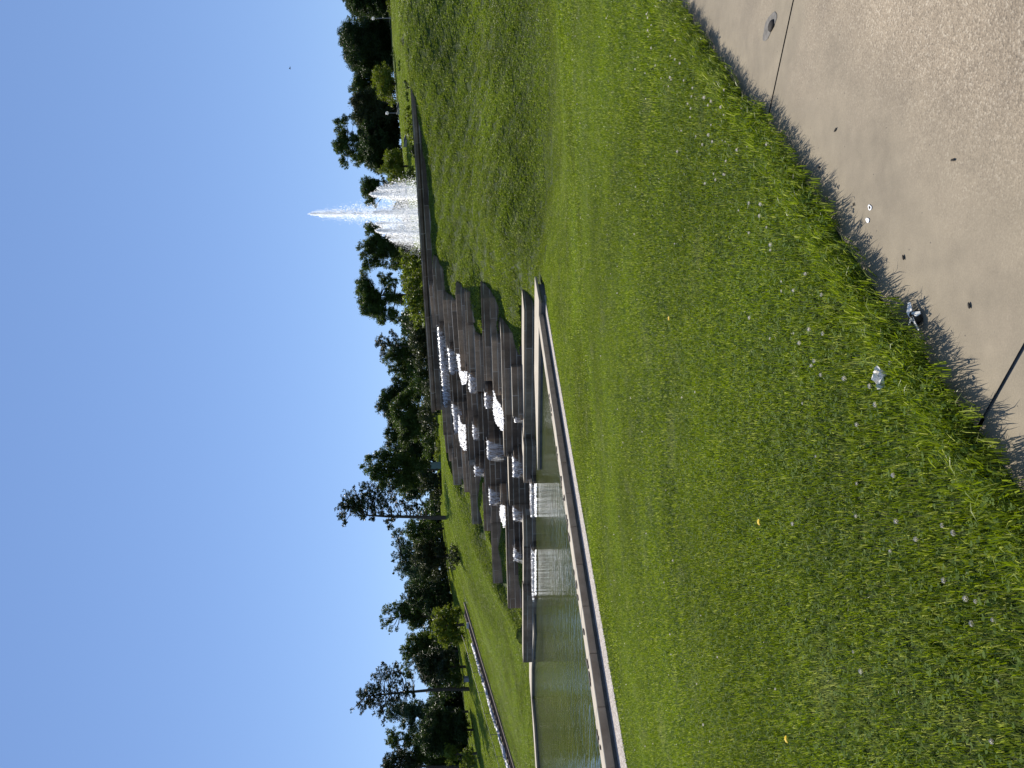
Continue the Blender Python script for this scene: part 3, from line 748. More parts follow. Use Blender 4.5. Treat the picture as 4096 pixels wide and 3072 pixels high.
# foam chutes: lumpy white water running down the steps
def foam_chute(corners, label, dens=420):
    """corners: px (x, y) polygon; the foam lies over the steps behind it"""
    xs_ = [c[0] for c in corners]; ys_ = [c[1] for c in corners]; P = []; tries = 0
    while len(P) < dens and tries < dens * 30:
        tries += 1
        x = rng.uniform(min(xs_), max(xs_)); y = rng.uniform(min(ys_), max(ys_))
        if in_poly(np.array([x]), np.array([y]), corners)[0]:
            p = at_D(x, y, tier_D(x, y) - .15 - abs(rng.normal(0, .10))); P.append(p)
    P = np.array(P)[: int(len(P) * .8)]; R = rng.uniform(.008, .028, len(P))
    V, Fc = droplets(P, R, 2.2)
    o = link_mesh('foam_chute', np_mesh('foam_chute', V, Fc), M['foam']); tag(o, label, 'foam', 'foaming water on the cascade')
foam_chute([(1824, 1416), (1838, 1416), (1843, 1485), (1868, 1486), (1868, 1525), (1866, 1535), (1850, 1540), (1838, 1500)], 'ragged white foam on the high steps of the cascade nearest the fountain', 700)
foam_chute([(1973, 1556), (1985, 1600), (2000, 1618), (2013, 1650), (2014, 1722), (2006, 1722), (1982, 1690), (1973, 1642)], 'largest triangular chute of white foam, at the end of the chunky dark walls', 1300)
foam_chute([(1833, 1650), (1842, 1690), (1862, 1700), (1865, 1802), (1856, 1802), (1840, 1780), (1834, 1740)], 'slimmer triangular chute of white foam high on the stairs side of the cascade', 900)
foam_chute([(2001, 2018), (2018, 2024), (2022, 2100), (2015, 2112), (2004, 2080), (1998, 2050)], 'splash of white foam low on the stairs side of the cascade', 600)
foam_chute([(2138, 1935), (2146, 1935), (2147, 2066), (2140, 2066)], 'line of white splashing foam where the broad fall meets the pool', 500)
foam_chute([(2139, 2200), (2144, 2200), (2145, 2380), (2139, 2380)], 'thin line of white foam along the low weir in the pool', 500)

# ------------------------------------------------------------------ upper basin and fountain
bas = empty('fountain_basin', (*bJ, Z_RIM - .6)); tag(bas, 'raised basin wall of dark concrete on top of the bank around the fountain', 'basin')
def wall_run(pts, th, z0, z1, name, mat, parent, out=0.0, closed=True):
    c0 = np.mean(pts, 0); n_ = len(pts)
    ctr = [np.asarray(p) for p in pts]
    outer = [p + (p - c0) / np.linalg.norm(p - c0) * out for p in ctr]; inner = [p - (p - c0) / np.linalg.norm(p - c0) * th for p in ctr]
    bm = bmesh.new(); vs = []
    for p, q in zip(outer, inner):
        vs.append([bm.verts.new((r_[0] - parent.location[0], r_[1] - parent.location[1], z - parent.location[2])) for r_, z in ((p, z0), (p, z1), (q, z1), (q, z0))])
    for i in range(n_):
        a, b = vs[i], vs[(i + 1) % n_]
        for k in range(4): bm.faces.new((a[k], a[(k + 1) % 4], b[(k + 1) % 4], b[k]))
    return bm_obj(name, bm, mat, parent)
bb = basin_poly
wall_run(bb, .5, Z_RIM - .24, Z_RIM, 'rim', M['concrete'], bas, .12)
wall_run(bb, .4, Z_RIM - 1.9, Z_RIM - .24, 'basin_wall', M['wet_concrete'], bas, 0)
bm = bmesh.new(); vs = [bm.verts.new((p[0] - bas.location[0], p[1] - bas.location[1], .48)) for p in [np.mean(bb, 0) + (np.asarray(p) - np.mean(bb, 0)) * .97 for p in bb]]
bm.faces.new(vs); o = bm_obj('basin_water', bm, M['water'], bas)
if o.data.polygons[0].normal.z < 0: o.data.flip_normals()
YF = 47.0
def jet(px_top, px_base, half_w, n_, label, spread=1.0, rmin=.005, rmax=.0135, full=False):
    top = at_Y(px_top[0], px_top[1], YF); Z0 = Z_RIM - .1; H = top[2] - Z0
    t = rng.beta(1.0, 1.25 if not full else 1.0, n_)          # 0 bottom .. 1 top
    wpx = half_w / F * YF
    prof = (1 - t) ** (.8 if full else .7) * wpx * (1.1 if full else .8) + .05
    a = rng.uniform(0, 2 * math.pi, n_); r = np.abs(rng.normal(0, .62, n_)) * prof; a = np.where(rng.uniform(0, 1, n_) < .7, np.round(a * 11 / 6.283) * 6.283 / 11 + rng.normal(0, .05, n_), a)
    drift = (1 - t) ** 1.2 * (at_Y(px_base[0], px_base[1], YF)[0] - top[0])
    P = np.stack([top[0] + drift + np.cos(a) * r, np.full(n_, YF) + np.sin(a) * r, Z0 + t * H + rng.normal(0, .05, n_)], -1)
    V, Fc = droplets(P, rng.uniform(rmin, rmax, n_) * rng.choice([.6, 1.0, 1.0, 1.9], n_, p=[.4, .3, .24, .06]), 2.6)
    o = link_mesh('water_jet', np_mesh('water_jet', V, Fc), M['foam']); return tag(o, label, 'fountain jet', 'jets of the fountain')
def r4(zx, zy): return (1200 + .4219 * zx, 600 + .4219 * zy)
jet(r4(92, 605), r4(1120, 610), 62, 22000, 'tallest jet of the fountain, a thin white plume against the sky')
jet(r4(670, 420), r4(1120, 440), 52, 16000, 'tallest of the broad white fountain columns, in front of the round topped tree', full=True)
jet(r4(735, 365), r4(1110, 360), 42, 9000, 'outermost white column of the fountain with a wispy edge beside the round yellow green tree', full=True)
jet(r4(690, 590), r4(1140, 570), 44, 8000, 'middle column of the fountain at the foot of the tall plume', full=True)
jet(r4(725, 700), r4(1150, 690), 50, 9500, 'white curtain of the fountain between the tall plume and the brightest column', full=True)
jet(r4(725, 765), r4(1160, 790), 50, 18000, 'brightest broad column of the fountain, on the side of the cascade', full=True)
jet(r4(850, 850), r4(1165, 870), 60, 8000, 'thin misty spray on the cascade side fringe of the fountain', full=True, rmin=.004, rmax=.009)
for i, (zx, zy, lab) in enumerate(((1085, 275, 'small white bubbling spout on the basin rim, farther from the fountain columns than its twin'), (1092, 325, 'small white bubbling spout on the basin rim, beside the fountain columns'))):
    p = at_Y(*r4(zx, zy), YF - 3.5); n_ = 350
    P = np.stack([p[0] + rng.normal(0, .11, n_), p[1] + rng.normal(0, .11, n_), Z_RIM - .05 + np.abs(rng.normal(0, 1, n_)) * .13], -1)
    V, Fc = droplets(P, rng.uniform(.03, .06, n_), 1.0); tag(link_mesh('water_spout', np_mesh('water_spout', V, Fc), M['foam']), lab, 'water spout', 'small spouts of the fountain')

# ------------------------------------------------------------------ trees and shrubs
ZR = {4: (1200, 600, .4219), 5: (1250, 0, .4523), 6: (1300, 1200, .4521), 7: (1300, 1800, .3918), 8: (1350, 2400, .405)}
def zpx(r, zx, zy): a = ZR[r]; return a[0] + a[2] * zx, a[1] + a[2] * zy
def leaf_cloud(C, R, size, dens, aspect=1.0, flat=0.0, clump=True):
    """leaf sized rhombs gathered in clumps through ellipsoidal boughs; C centres, R radii"""
    Vs, Rn = [], []
    for c, r in zip(C, R):
        ncl = max(6, int(17 * (r / .8) ** 1.6))
        d = rng.normal(0, 1, (ncl, 3)); d /= np.linalg.norm(d, axis=1)[:, None]
        rad = r * rng.uniform(.2, 1.3, ncl) ** .55
        cc = c + d * rad[:, None] * (np.array([1, 1, .82]) * rng.uniform(.78, 1.15, 3))
        crad = r * rng.uniform(.20, .44, ncl)
        npc = np.maximum(8, (dens * (crad / size) ** 2 * rng.uniform(.5, 1.2, ncl)).astype(int))
        k = np.repeat(np.arange(ncl), npc); n_ = len(k)
        e = rng.normal(0, .52, (n_, 3)) * crad[k][:, None]; e[:, 2] *= (1 - flat)
        Pp = cc[k] + e
        nrm = rng.normal(0, 1, (n_, 3)) + np.array([0, 0, .7]); nrm /= np.linalg.norm(nrm, axis=1)[:, None]
        a = np.cross(nrm, rng.normal(0, 1, (n_, 3))); a /= np.linalg.norm(a, axis=1)[:, None] + 1e-9
        b = np.cross(nrm, a); s = size * rng.uniform(.55, 1.35, n_)
        a = a * (s * aspect)[:, None]; b = b * (s / aspect * .62)[:, None]
        q = np.stack([Pp - a, Pp + b * .9 + nrm * (s * .12)[:, None], Pp + a, Pp - b * .9 + nrm * (s * .12)[:, None]], 1)
        Vs.append(q.reshape(-1, 3)); Rn.append(np.repeat(np.clip(rng.normal(.45, .25, n_), 0, 1), 4))
    V = np.vstack(Vs); return V, np.concatenate(Rn)
def crown_mesh(name, V, rn, mat, parent):
    Fc = np.arange(len(V)).reshape(-1, 4)
    return link_mesh(name, np_mesh(name, V, Fc, False, rn), M[mat], parent)
def tree(name, label, cat, reg, base, Y, blobs, mat='leaf_mid', group='trees behind the lawn', kind='broad', size=.10, dens=6.6, trunk=.16, depth=.55, lean=0.0, stem=True):
    bp = at_Y(*zpx(reg, *base), Y); gz = lz(bp[0], bp[1])
    root = empty(name, (bp[0], bp[1], gz)); tag(root, label, cat, group)
    C, R = [], []
    sc = ZR[reg][2] / F * Y
    for zx, zy, r in blobs:
        x, y = zpx(reg, zx, zy); rr = r * sc
        c = at_Y(x, y, Y)
        W = rr * 1.2
        C.append(c + np.array([0, rng.uniform(-depth, depth) * W, 0])); R.append(rr)
        if kind != 'open' or True:                                   # the crown is as deep as it is wide
            for s_ in (-1, 1):
                C.append(c + np.array([rng.normal(0, .35) * rr, s_ * rr * rng.uniform(.8, 1.7), rng.normal(0, .3) * rr])); R.append(rr * rng.uniform(.7, .95))
    C = np.array(C) - np.array([bp[0], bp[1], gz]); R = np.array(R)
    asp = {'broad': 1.0, 'open': 1.0, 'needle': 1.5, 'shrub': 1.0, 'weep': 1.6, 'blades': 2.4}[kind if kind in ('broad', 'open', 'needle', 'shrub', 'weep', 'blades') else 'broad']
    V, rn = leaf_cloud(C, R, size, dens, asp, .45 if kind == 'needle' else 0.0)
    crown_mesh('crown' if kind not in ('shrub', 'blades') else 'foliage', V, rn, mat, root)
    if stem:
        T = Tubes(); top = C[:, 2].max(); nb = len(blobs)
        cx = C[:, :2].mean(0); mids = np.array([0, 0, -.4])
        hmid = max(.4, C[:, 2].min() * .9 + .2 * top)
        path = [mids, np.array([cx[0] * .1, cx[1] * .1, hmid * .5]), np.array([cx[0] * .4, cx[1] * .4, hmid]), np.array([cx[0] * .9, cx[1] * .9, hmid + (top - hmid) * .6])]
        T.add(path, [trunk * 1.15, trunk * .9, trunk * .7, trunk * .2], 9)
        st = 1 if kind == 'open' else 3
        for c in C[::st]:
            t = min(.95, max(.25, c[2] / (top + .1) * .75)); s0 = path[2] * (1 - t) + path[3] * t if c[2] > hmid else path[1] * .4 + path[2] * .6
            T.add([s0, (s0 + c) / 2 + np.array([0, 0, -.08 * np.linalg.norm(c - s0)]), c], [trunk * .32, trunk * .2, trunk * .05], 5)
        T.obj('trunk' if kind not in ('shrub', 'blades') else 'stem', M['bark'], root)
    return root
def pine(label, reg, tr_px, base, Y, blobs, trunk, size=.12, dens=4.6):
    """pine with a bare leaning trunk and tufted level boughs"""
    bp = at_Y(*zpx(reg, *base), Y); gz = lz(bp[0], bp[1])
    root = empty('pine_tree', (bp[0], bp[1], gz)); tag(root, label, 'pine tree', 'trees behind the lawn')
    o = np.array([bp[0], bp[1], gz]); sc = ZR[reg][2] / F * Y
    pts = [np.array([0, 0, -.5])] + [at_Y(*zpx(reg, *q), Y) - o for q in tr_px]
    n_ = len(pts); T = Tubes(); T.add(pts, [trunk * (1.0 - .8 * (i / (n_ - 1))) for i in range(n_)], 10)
    C, R = [], []
    B = Tubes()
    zs = np.array([p[2] for p in pts])
    for zx, zy, r in blobs:
        c = at_Y(*zpx(reg, zx, zy), Y) - o; rr = r * sc; c[1] += rng.normal(0, .9)
        za = min(max(c[2] - .35 * abs(c[0] - np.interp(c[2], zs, [p[0] for p in pts])), zs[1] * .5), zs[-1])
        s0 = np.array([np.interp(za, zs, [p[k] for p in pts]) for k in range(3)])
        mid = (s0 + c) / 2 + np.array([0, rng.normal(0, .15), -.12 * np.linalg.norm(c - s0)])
        rad = trunk * .26
        B.add([s0, mid, c], [rad, rad * .7, rad * .2], 6)
        for k in range(max(4, int(r / 7))):                 # tufts strung along the bough
            t = rng.uniform(.55, 1.15); q = (1 - t) ** 2 * s0 + 2 * t * (1 - t) * mid + t * t * c if t < 1 else c
            C.append(q + np.array([rng.normal(0, .55) * rr, rng.normal(0, .5) * rr, rng.normal(0, .28) * rr])); R.append(rr * rng.uniform(.5, .8))
        C.append(c); R.append(rr * .85)
        for s_ in (-1, 1):                                   # boughs towards and away from the viewer
            if rng.uniform() < .85:
                c2 = c * np.array([.5, 1, 1]) + s0 * np.array([.5, 0, 0]) + np.array([0, s_ * rng.uniform(.9, 2.2), rng.normal(0, .25)])
                B.add([s0, (s0 + c2) / 2, c2], [rad * .8, rad * .5, rad * .15], 5); C.append(c2); R.append(rr * .75)
    V, rn = leaf_cloud(np.array(C), np.array(R), size, dens, 1.7, .35)
    crown_mesh('crown', V, rn, 'needle', root); T.obj('trunk', M['bark'], root); B.obj('branch', M['bark'], root)
    return root
G_T = 'trees behind the lawn'; G_S = 'shrubs along the lawn'
tree('conifer_tree', 'dark drooping conifer at the far end of the tree line beside the arched bush', 'tree', 5, (700, -30), 116, [(330, 20, 60), (420, 40, 80), (520, 20, 90), (620, 20, 80), (300, -40, 60), (400, -60, 110), (560, -70, 120), (650, -60, 90), (660, 60, 50)], 'leaf_dark', kind='needle')
tree('conifer_tree', 'slender dark conifer squeezed between the drooping conifer and the widest dark tree', 'tree', 5, (700, 190), 140, [(320, 185, 25), (380, 190, 40), (450, 190, 50), (540, 190, 60), (620, 180, 60)], 'leaf_mid', kind='needle')
tree('broadleaf_tree', 'widest dense dark tree, behind the globe lamp farthest from the fountain', 'tree', 5, (710, 420), 129, [(270, 320, 45), (300, 400, 60), (260, 360, 40), (350, 330, 70), (330, 470, 70), (380, 560, 60), (420, 400, 110), (450, 520, 90), (500, 300, 100), (560, 420, 110), (600, 300, 90), (620, 520, 80), (460, 610, 50), (350, 270, 40), (640, 400, 70), (650, 260, 50)], 'leaf_dark', dens=4.6)
tree('broadleaf_tree', 'small bright yellow green tree in front of the dark trees', 'tree', 5, (745, 740), 108, [(580, 640, 45), (600, 720, 60), (560, 690, 35), (640, 600, 35), (660, 660, 60), (650, 780, 60), (620, 820, 50), (690, 870, 45), (680, 740, 50), (700, 920, 25)], 'leaf_light', dens=5)
tree('broadleaf_tree', 'bushy mid green tree directly behind the small yellow green tree', 'tree', 5, (720, 740), 135, [(400, 720, 50), (440, 680, 60), (480, 780, 70), (440, 810, 50), (380, 800, 40), (540, 800, 50), (520, 680, 60), (600, 740, 70)], 'leaf_mid')
tree('broadleaf_tree', 'tree with pale drooping boughs behind the globe lamp nearer the fountain', 'tree', 5, (770, 1030), 120, [(350, 900, 30), (400, 930, 60), (460, 900, 70), (470, 1000, 80), (430, 1050, 60), (520, 1080, 80), (560, 980, 90), (600, 1110, 70), (640, 1050, 80), (660, 960, 80), (640, 1150, 50), (690, 1130, 40), (640, 880, 50)], 'leaf_olive')
tree('broadleaf_tree', 'tallest loose crowned tree between the globe lamps and the fountain, sky showing through its top', 'tree', 5, (800, 1220), 130, [(240, 1100, 45), (290, 1060, 40), (220, 1160, 30), (270, 1180, 50), (230, 1270, 50), (210, 1320, 35), (290, 1270, 60), (330, 1340, 50), (250, 1350, 40), (380, 1250, 55), (360, 1040, 40), (270, 1430, 40), (300, 1460, 25), (400, 1410, 50), (430, 1330, 60), (450, 1150, 60)], 'leaf_mid', kind='open', dens=6.5)
tree('conifer_tree', 'dense dark conifer in front of the tallest loose crowned tree', 'tree', 5, (820, 1330), 121, [(450, 1200, 70), (520, 1300, 90), (560, 1200, 90), (600, 1400, 90), (520, 1400, 70), (640, 1250, 90), (680, 1350, 90), (580, 1480, 50), (700, 1200, 60), (720, 1100, 60), (740, 1280, 60)], 'leaf_dark', kind='needle')
tree('broadleaf_tree', 'round yellow green tree close beside the fountain', 'tree', 5, (850, 1470), 98, [(680, 1400, 45), (660, 1450, 50), (700, 1500, 70), (740, 1400, 60), (760, 1350, 40), (760, 1460, 60), (780, 1550, 55), (700, 1570, 45), (660, 1520, 30)], 'leaf_light', dens=5)
def shrub(label, reg, base, Y, blobs, mat, **k):
    return tree(k.pop('name', 'shrub'), label, 'shrub', reg, base, Y, blobs, mat, G_S, 'shrub' if 'kind' not in k else k.pop('kind'), k.pop('size', .09), trunk=.05, **k)
shrub('dark rounded shrub between the fountain and the round yellow green tree', 5, (920, 1550), 74, [(850, 1530, 40), (870, 1580, 40), (880, 1500, 35), (840, 1580, 30), (895, 1540, 35)], 'leaf_mid')
shrub('arched pale green bush at the foot of the globe lamp farthest from the fountain', 5, (705, 70), 113, [(685, 70, 28), (690, 30, 28), (690, 110, 22)], 'leaf_light')
shrub('low shrub in front of the widest dark tree, nearest its globe lamp', 5, (735, 240), 112, [(722, 220, 16), (720, 260, 20), (728, 300, 16)], 'leaf_mid')
shrub('low dark shrub between the widest dark tree and the small yellow green tree', 5, (750, 450), 108, [(725, 420, 24), (720, 480, 28), (735, 530, 24)], 'leaf_dark')
shrub('low spreading shrub below the small yellow green tree', 5, (800, 620), 95, [(770, 580, 26), (790, 630, 28), (800, 680, 24)], 'leaf_mid')
shrub('low flat shrub between the small yellow green tree and the basin rim', 5, (845, 770), 80, [(820, 720, 18), (830, 770, 20), (828, 830, 20), (840, 880, 14)], 'leaf_mid')
shrub('bright low hedge on the far side of the basin rim', 5, (900, 1100), 62, [(840, 960, 25), (850, 1020, 35), (860, 1090, 35), (850, 1160, 30), (870, 1220, 30), (880, 1280, 25), (885, 1000, 25), (890, 1150, 25)], 'leaf_light')
shrub('small shrub at the fountain end of the bright low hedge', 5, (915, 1350), 60, [(870, 1330, 30), (885, 1370, 25), (895, 1310, 22)], 'leaf_mid')
tree('broadleaf_tree', 'round topped tree showing behind the tops of the fountain columns', 'tree', 4, (1100, 400), 134, [(620, 330, 45), (660, 300, 50), (600, 400, 35), (650, 400, 60), (700, 350, 50), (680, 470, 45), (640, 500, 30), (720, 290, 35), (710, 530, 25), (780, 280, 30), (800, 400, 50), (850, 330, 60), (900, 420, 60), (980, 380, 60)], 'leaf_mid', kind='open', dens=6.5)
tree('broadleaf_tree', 'spreading tree with an open crown between the fountain and the large tree above the cascade', 'tree', 4, (1180, 950), 125, [(620, 720, 30), (680, 740, 50), (640, 790, 30), (740, 760, 60), (720, 850, 60), (640, 880, 45), (610, 940, 40), (600, 1010, 40), (680, 930, 60), (700, 1030, 50), (740, 1080, 35), (640, 1080, 50), (620, 1110, 30), (780, 950, 70), (860, 880, 70), (900, 980, 60), (800, 1080, 40), (870, 1090, 45), (960, 860, 70)], 'leaf_mid', kind='open', dens=7, trunk=.22)
tree('broadleaf_tree', 'large spreading tree above the top of the cascade with dark limbs against the sky', 'tree', 4, (1190, 1370), 122, [(600, 1170, 40), (580, 1250, 50), (570, 1330, 50), (600, 1400, 60), (640, 1300, 70), (650, 1450, 70), (620, 1530, 50), (700, 1400, 70), (700, 1530, 70), (770, 1480, 70), (780, 1230, 45), (830, 1300, 50), (850, 1200, 40), (760, 1600, 60), (840, 1400, 60), (860, 1560, 60), (900, 1250, 40), (940, 1420, 60)], 'leaf_mid', kind='open', dens=7, trunk=.25)
shrub('tall bright green shrub mass behind the basin, next to the fountain spray', 4, (1210, 1060), 76, [(960, 960, 30), (1000, 1000, 50), (1060, 980, 50), (1020, 1080, 60), (1000, 1160, 50), (1100, 1050, 60), (1150, 1010, 50), (1080, 1170, 80), (1130, 1120, 60), (1160, 1180, 50)], 'leaf_light', size=.1)
shrub('wide bright green shrub mass behind the fountain end of the top waterfall', 4, (1240, 1400), 73, [(1000, 1240, 50), (1020, 1340, 60), (1080, 1280, 70), (1060, 1420, 70), (1010, 1470, 40), (1130, 1380, 70), (1100, 1520, 70), (1140, 1230, 60), (1160, 1480, 60), (1180, 1580, 50), (1110, 1620, 60), (1190, 1320, 50)], 'leaf_light', size=.1)
pine('scraggly thin pine with bare branches behind the fountain end of the top waterfall', 6, [(900, 412), (700, 410), (500, 408), (470, 400)], (1000, 415), 114, [(480, 350, 34), (500, 310, 26), (470, 400, 22), (520, 430, 40), (500, 480, 26), (570, 380, 28), (580, 280, 26), (620, 310, 30), (620, 430, 36), (540, 350, 20)], .12)
tree('broadleaf_tree', 'bushy tree filling the space behind the scraggly thin pine', 'tree', 6, (1000, 480), 117, [(520, 540, 30), (570, 490, 50), (620, 420, 50), (640, 520, 50), (700, 380, 50), (560, 560, 26), (700, 480, 60), (760, 420, 60)], 'leaf_mid', kind='open', dens=6.5)
tree('broadleaf_tree', 'low ragged tree between the scraggly pine and the round topped double tree', 'tree', 6, (950, 620), 118, [(600, 600, 40), (580, 640, 25), (640, 640, 40), (680, 580, 50), (700, 660, 50), (780, 620, 60)], 'leaf_mid', kind='open', dens=6.5)
tree('broadleaf_tree', 'large dark rounded tree above the middle of the cascade', 'tree', 6, (980, 1000), 121, [(540, 820, 40), (500, 860, 25), (480, 960, 40), (530, 900, 60), (600, 780, 50), (640, 720, 50), (620, 850, 70), (560, 980, 60), (600, 1080, 60), (560, 1170, 45), (600, 1230, 50), (650, 1290, 40), (640, 1180, 60), (720, 780, 70)], 'leaf_dark')
tree('broadleaf_tree', 'lighter green tree in front of the large dark rounded tree', 'tree', 6, (990, 1030), 104, [(620, 950, 60), (660, 1020, 70), (700, 900, 70), (720, 1080, 70), (640, 1100, 50), (780, 1000, 80), (760, 1180, 70), (800, 1120, 70), (700, 1220, 60), (840, 1050, 60), (740, 820, 60)], 'leaf_mid')
tree('broadleaf_tree', 'dark tree behind the loose shrub next to the green utility cabinet', 'tree', 6, (1010, 1350), 114, [(580, 1310, 45), (640, 1340, 50), (700, 1330, 60), (560, 1270, 30), (760, 1380, 60), (800, 1300, 60), (720, 1420, 50), (820, 1420, 50), (660, 1420, 50), (880, 1340, 60)], 'leaf_dark')
shrub('dark olive shrub bank just beyond the fountain half of the top waterfall', 6, (1005, 380), 80, [(800, 250, 60), (830, 350, 80), (900, 300, 70), (880, 450, 80), (940, 400, 70), (850, 560, 60), (920, 560, 70), (780, 180, 50), (960, 200, 60), (960, 520, 50), (970, 330, 40)], 'leaf_olive', size=.1)
shrub('very dark shrub in the gap behind the middle of the top waterfall', 6, (1025, 680), 82, [(850, 640, 60), (820, 760, 50), (880, 700, 60), (950, 660, 50), (990, 620, 40)], 'leaf_dark', size=.1)
shrub('weeping rounded shrub behind the middle of the top waterfall', 6, (1035, 810), 69, [(900, 760, 50), (930, 820, 60), (960, 740, 50), (970, 880, 50), (890, 850, 40), (1000, 800, 40)], 'leaf_olive', kind='weep')
shrub('rounded olive shrub behind the stairs end of the top waterfall', 6, (1035, 1010), 72, [(890, 980, 50), (930, 920, 50), (940, 1020, 60), (960, 1090, 50), (900, 1060, 40), (850, 980, 30), (840, 1040, 30), (870, 1110, 40), (940, 1140, 30), (1000, 980, 40)], 'leaf_olive')
shrub('loose shrub between the rounded olive shrub and the green utility cabinet', 6, (1035, 1280), 90, [(900, 1220, 40), (920, 1290, 50), (880, 1260, 35), (950, 1240, 40), (960, 1180, 35), (890, 1340, 40), (910, 1390, 40), (980, 1220, 35), (1000, 1300, 30)], 'leaf_mid')
shrub('fine yellow green ornamental grass beside the green utility cabinet', 6, (1038, 1330), 84, [(1000, 1280, 25), (1000, 1340, 28), (985, 1380, 25), (1010, 1250, 20)], 'leaf_light', kind='blades', name='ornamental_grass')
tree('broadleaf_tree', 'tall bushy tree behind the green utility cabinet, touching the boughs of the lone tall pine', 'tree', 7, (1190, 200), 104, [(450, 100, 50), (400, 160, 40), (520, 60, 50), (480, 200, 60), (420, 230, 35), (560, 150, 70), (520, 280, 60), (620, 60, 70), (640, 240, 80), (700, 130, 80), (720, 300, 80), (600, 350, 60), (800, 100, 80), (820, 250, 80), (900, 150, 70), (900, 330, 70), (760, 400, 50), (980, 160, 70)], 'leaf_mid')
pine('tall dark pine standing on the open bank, its boughs swept towards the cascade side', 7, [(1120, 692), (1000, 686), (870, 682), (740, 680), (640, 678), (540, 672), (430, 666), (330, 610), (250, 575)], (1245, 690), 85,
     [(210, 480, 40), (195, 560, 40), (200, 650, 45), (215, 730, 30), (260, 450, 50), (280, 530, 60), (270, 620, 45), (330, 560, 60), (300, 400, 30), (360, 440, 50), (350, 520, 50), (340, 660, 40), (390, 690, 35), (400, 350, 50), (430, 450, 50), (470, 380, 60), (480, 560, 50), (520, 480, 60), (550, 400, 60), (600, 470, 50), (650, 420, 60), (640, 560, 30), (700, 480, 40), (640, 720, 30), (650, 790, 25), (700, 700, 25), (480, 710, 20), (780, 520, 30), (830, 560, 30), (880, 500, 35), (870, 600, 25), (960, 480, 30), (930, 560, 25)], .26, .10)
shrub('dark understory shrubs between the lone tall pine and the green utility cabinet', 7, (1215, 360), 94, [(1000, 270, 50), (1050, 330, 50), (1000, 400, 50), (1100, 260, 50), (1120, 400, 50), (1150, 330, 50), (1160, 460, 50), (1100, 480, 40), (1170, 550, 30), (1180, 260, 40), (1190, 400, 35)], 'leaf_olive', size=.12)
tree('broadleaf_tree', 'yellowish tree touching the bare side of the lone tall pine trunk', 'tree', 7, (1235, 800), 100, [(850, 760, 40), (830, 830, 40), (880, 800, 60), (900, 720, 40), (950, 780, 60), (960, 880, 60), (1020, 830, 60), (900, 880, 50), (1050, 740, 40), (1100, 800, 50), (1150, 860, 50), (1080, 900, 60), (1180, 780, 40)], 'leaf_mid')
tree('broadleaf_tree', 'airy blue green tree with spiky upright tips near the lone tall pine', 'tree', 7, (1265, 1080), 111, [(690, 790, 25), (690, 870, 25), (720, 840, 35), (760, 860, 45), (740, 930, 35), (690, 960, 20), (780, 950, 50), (690, 1060, 20), (720, 1080, 30), (700, 1130, 20), (780, 1080, 45), (720, 1220, 25), (700, 1260, 15), (770, 1200, 45), (790, 1300, 30), (840, 1000, 70), (850, 1120, 70), (840, 1230, 60), (880, 1310, 40), (930, 1250, 60)], 'leaf_blue', kind='open', dens=4.5)
tree('conifer_tree', 'dark olive spruce in front of the airy blue green tree', 'tree', 7, (1285, 1080), 97, [(920, 1000, 40), (980, 960, 60), (960, 1090, 70), (1040, 1020, 80), (1060, 1150, 80), (1000, 1220, 60), (1120, 1080, 80), (1130, 1220, 60), (1180, 1000, 60), (1100, 1300, 50), (1180, 1160, 60), (1220, 1060, 60), (1230, 1220, 50)], 'leaf_olive', kind='needle')
shrub('lone rounded bush on the open bank between the lone tall pine and the stairs', 7, (1388, 1100), 68, [(1280, 1050, 35), (1270, 1110, 35), (1300, 1000, 35), (1320, 1080, 50), (1310, 1150, 45), (1350, 1120, 40), (1340, 1030, 35)], 'leaf_olive', size=.08)
tree('conifer_tree', 'ragged dark conifer behind the upper end of the stairs', 'tree', 7, (1320, 1480), 103, [(830, 1390, 35), (790, 1500, 35), (850, 1450, 50), (900, 1500, 60), (920, 1380, 50), (960, 1450, 60), (1000, 1560, 60), (900, 1600, 50), (1060, 1480, 80), (1100, 1600, 80), (1000, 1340, 50), (1120, 1380, 70), (1200, 1440, 70), (1200, 1560, 70), (1260, 1500, 50), (1250, 1380, 50)], 'leaf_dark', kind='needle')
tree('broadleaf_tree', 'tall airy tree with a feathery top behind the bright yellow green tree at the stairs', 'tree', 8, (1205, 150), 112, [(460, 110, 40), (440, 180, 30), (500, 100, 40), (460, 250, 35), (520, 200, 40), (560, 60, 40), (520, 290, 25), (590, 140, 40), (640, 60, 60), (660, 170, 50), (700, 90, 70), (580, 280, 20), (750, 180, 70), (760, 60, 60), (740, 280, 40), (800, 120, 70), (820, 220, 60)], 'leaf_mid', kind='open', dens=6.5)
tree('broadleaf_tree', 'bright yellow green tree with a dark trunk at the upper end of the stairs', 'tree', 8, (1285, 240), 92, [(960, 140, 35), (1000, 120, 45), (1040, 200, 60), (980, 250, 60), (1080, 110, 60), (1100, 180, 60), (960, 330, 45), (1050, 330, 70), (1130, 290, 70), (1170, 160, 50), (1120, 380, 60), (1060, 420, 50), (1190, 330, 60), (1200, 110, 50), (1180, 410, 40)], 'leaf_light', trunk=.2)
tree('broadleaf_tree', 'dark green tree between the feathery topped tree and the tall open pine', 'tree', 8, (1225, 500), 115, [(640, 500, 35), (680, 470, 45), (700, 540, 50), (680, 600, 40), (760, 500, 60), (800, 420, 60), (740, 380, 50), (820, 540, 60), (880, 460, 70), (900, 560, 60), (700, 650, 40), (680, 730, 50), (640, 640, 30), (900, 360, 60)], 'leaf_mid')
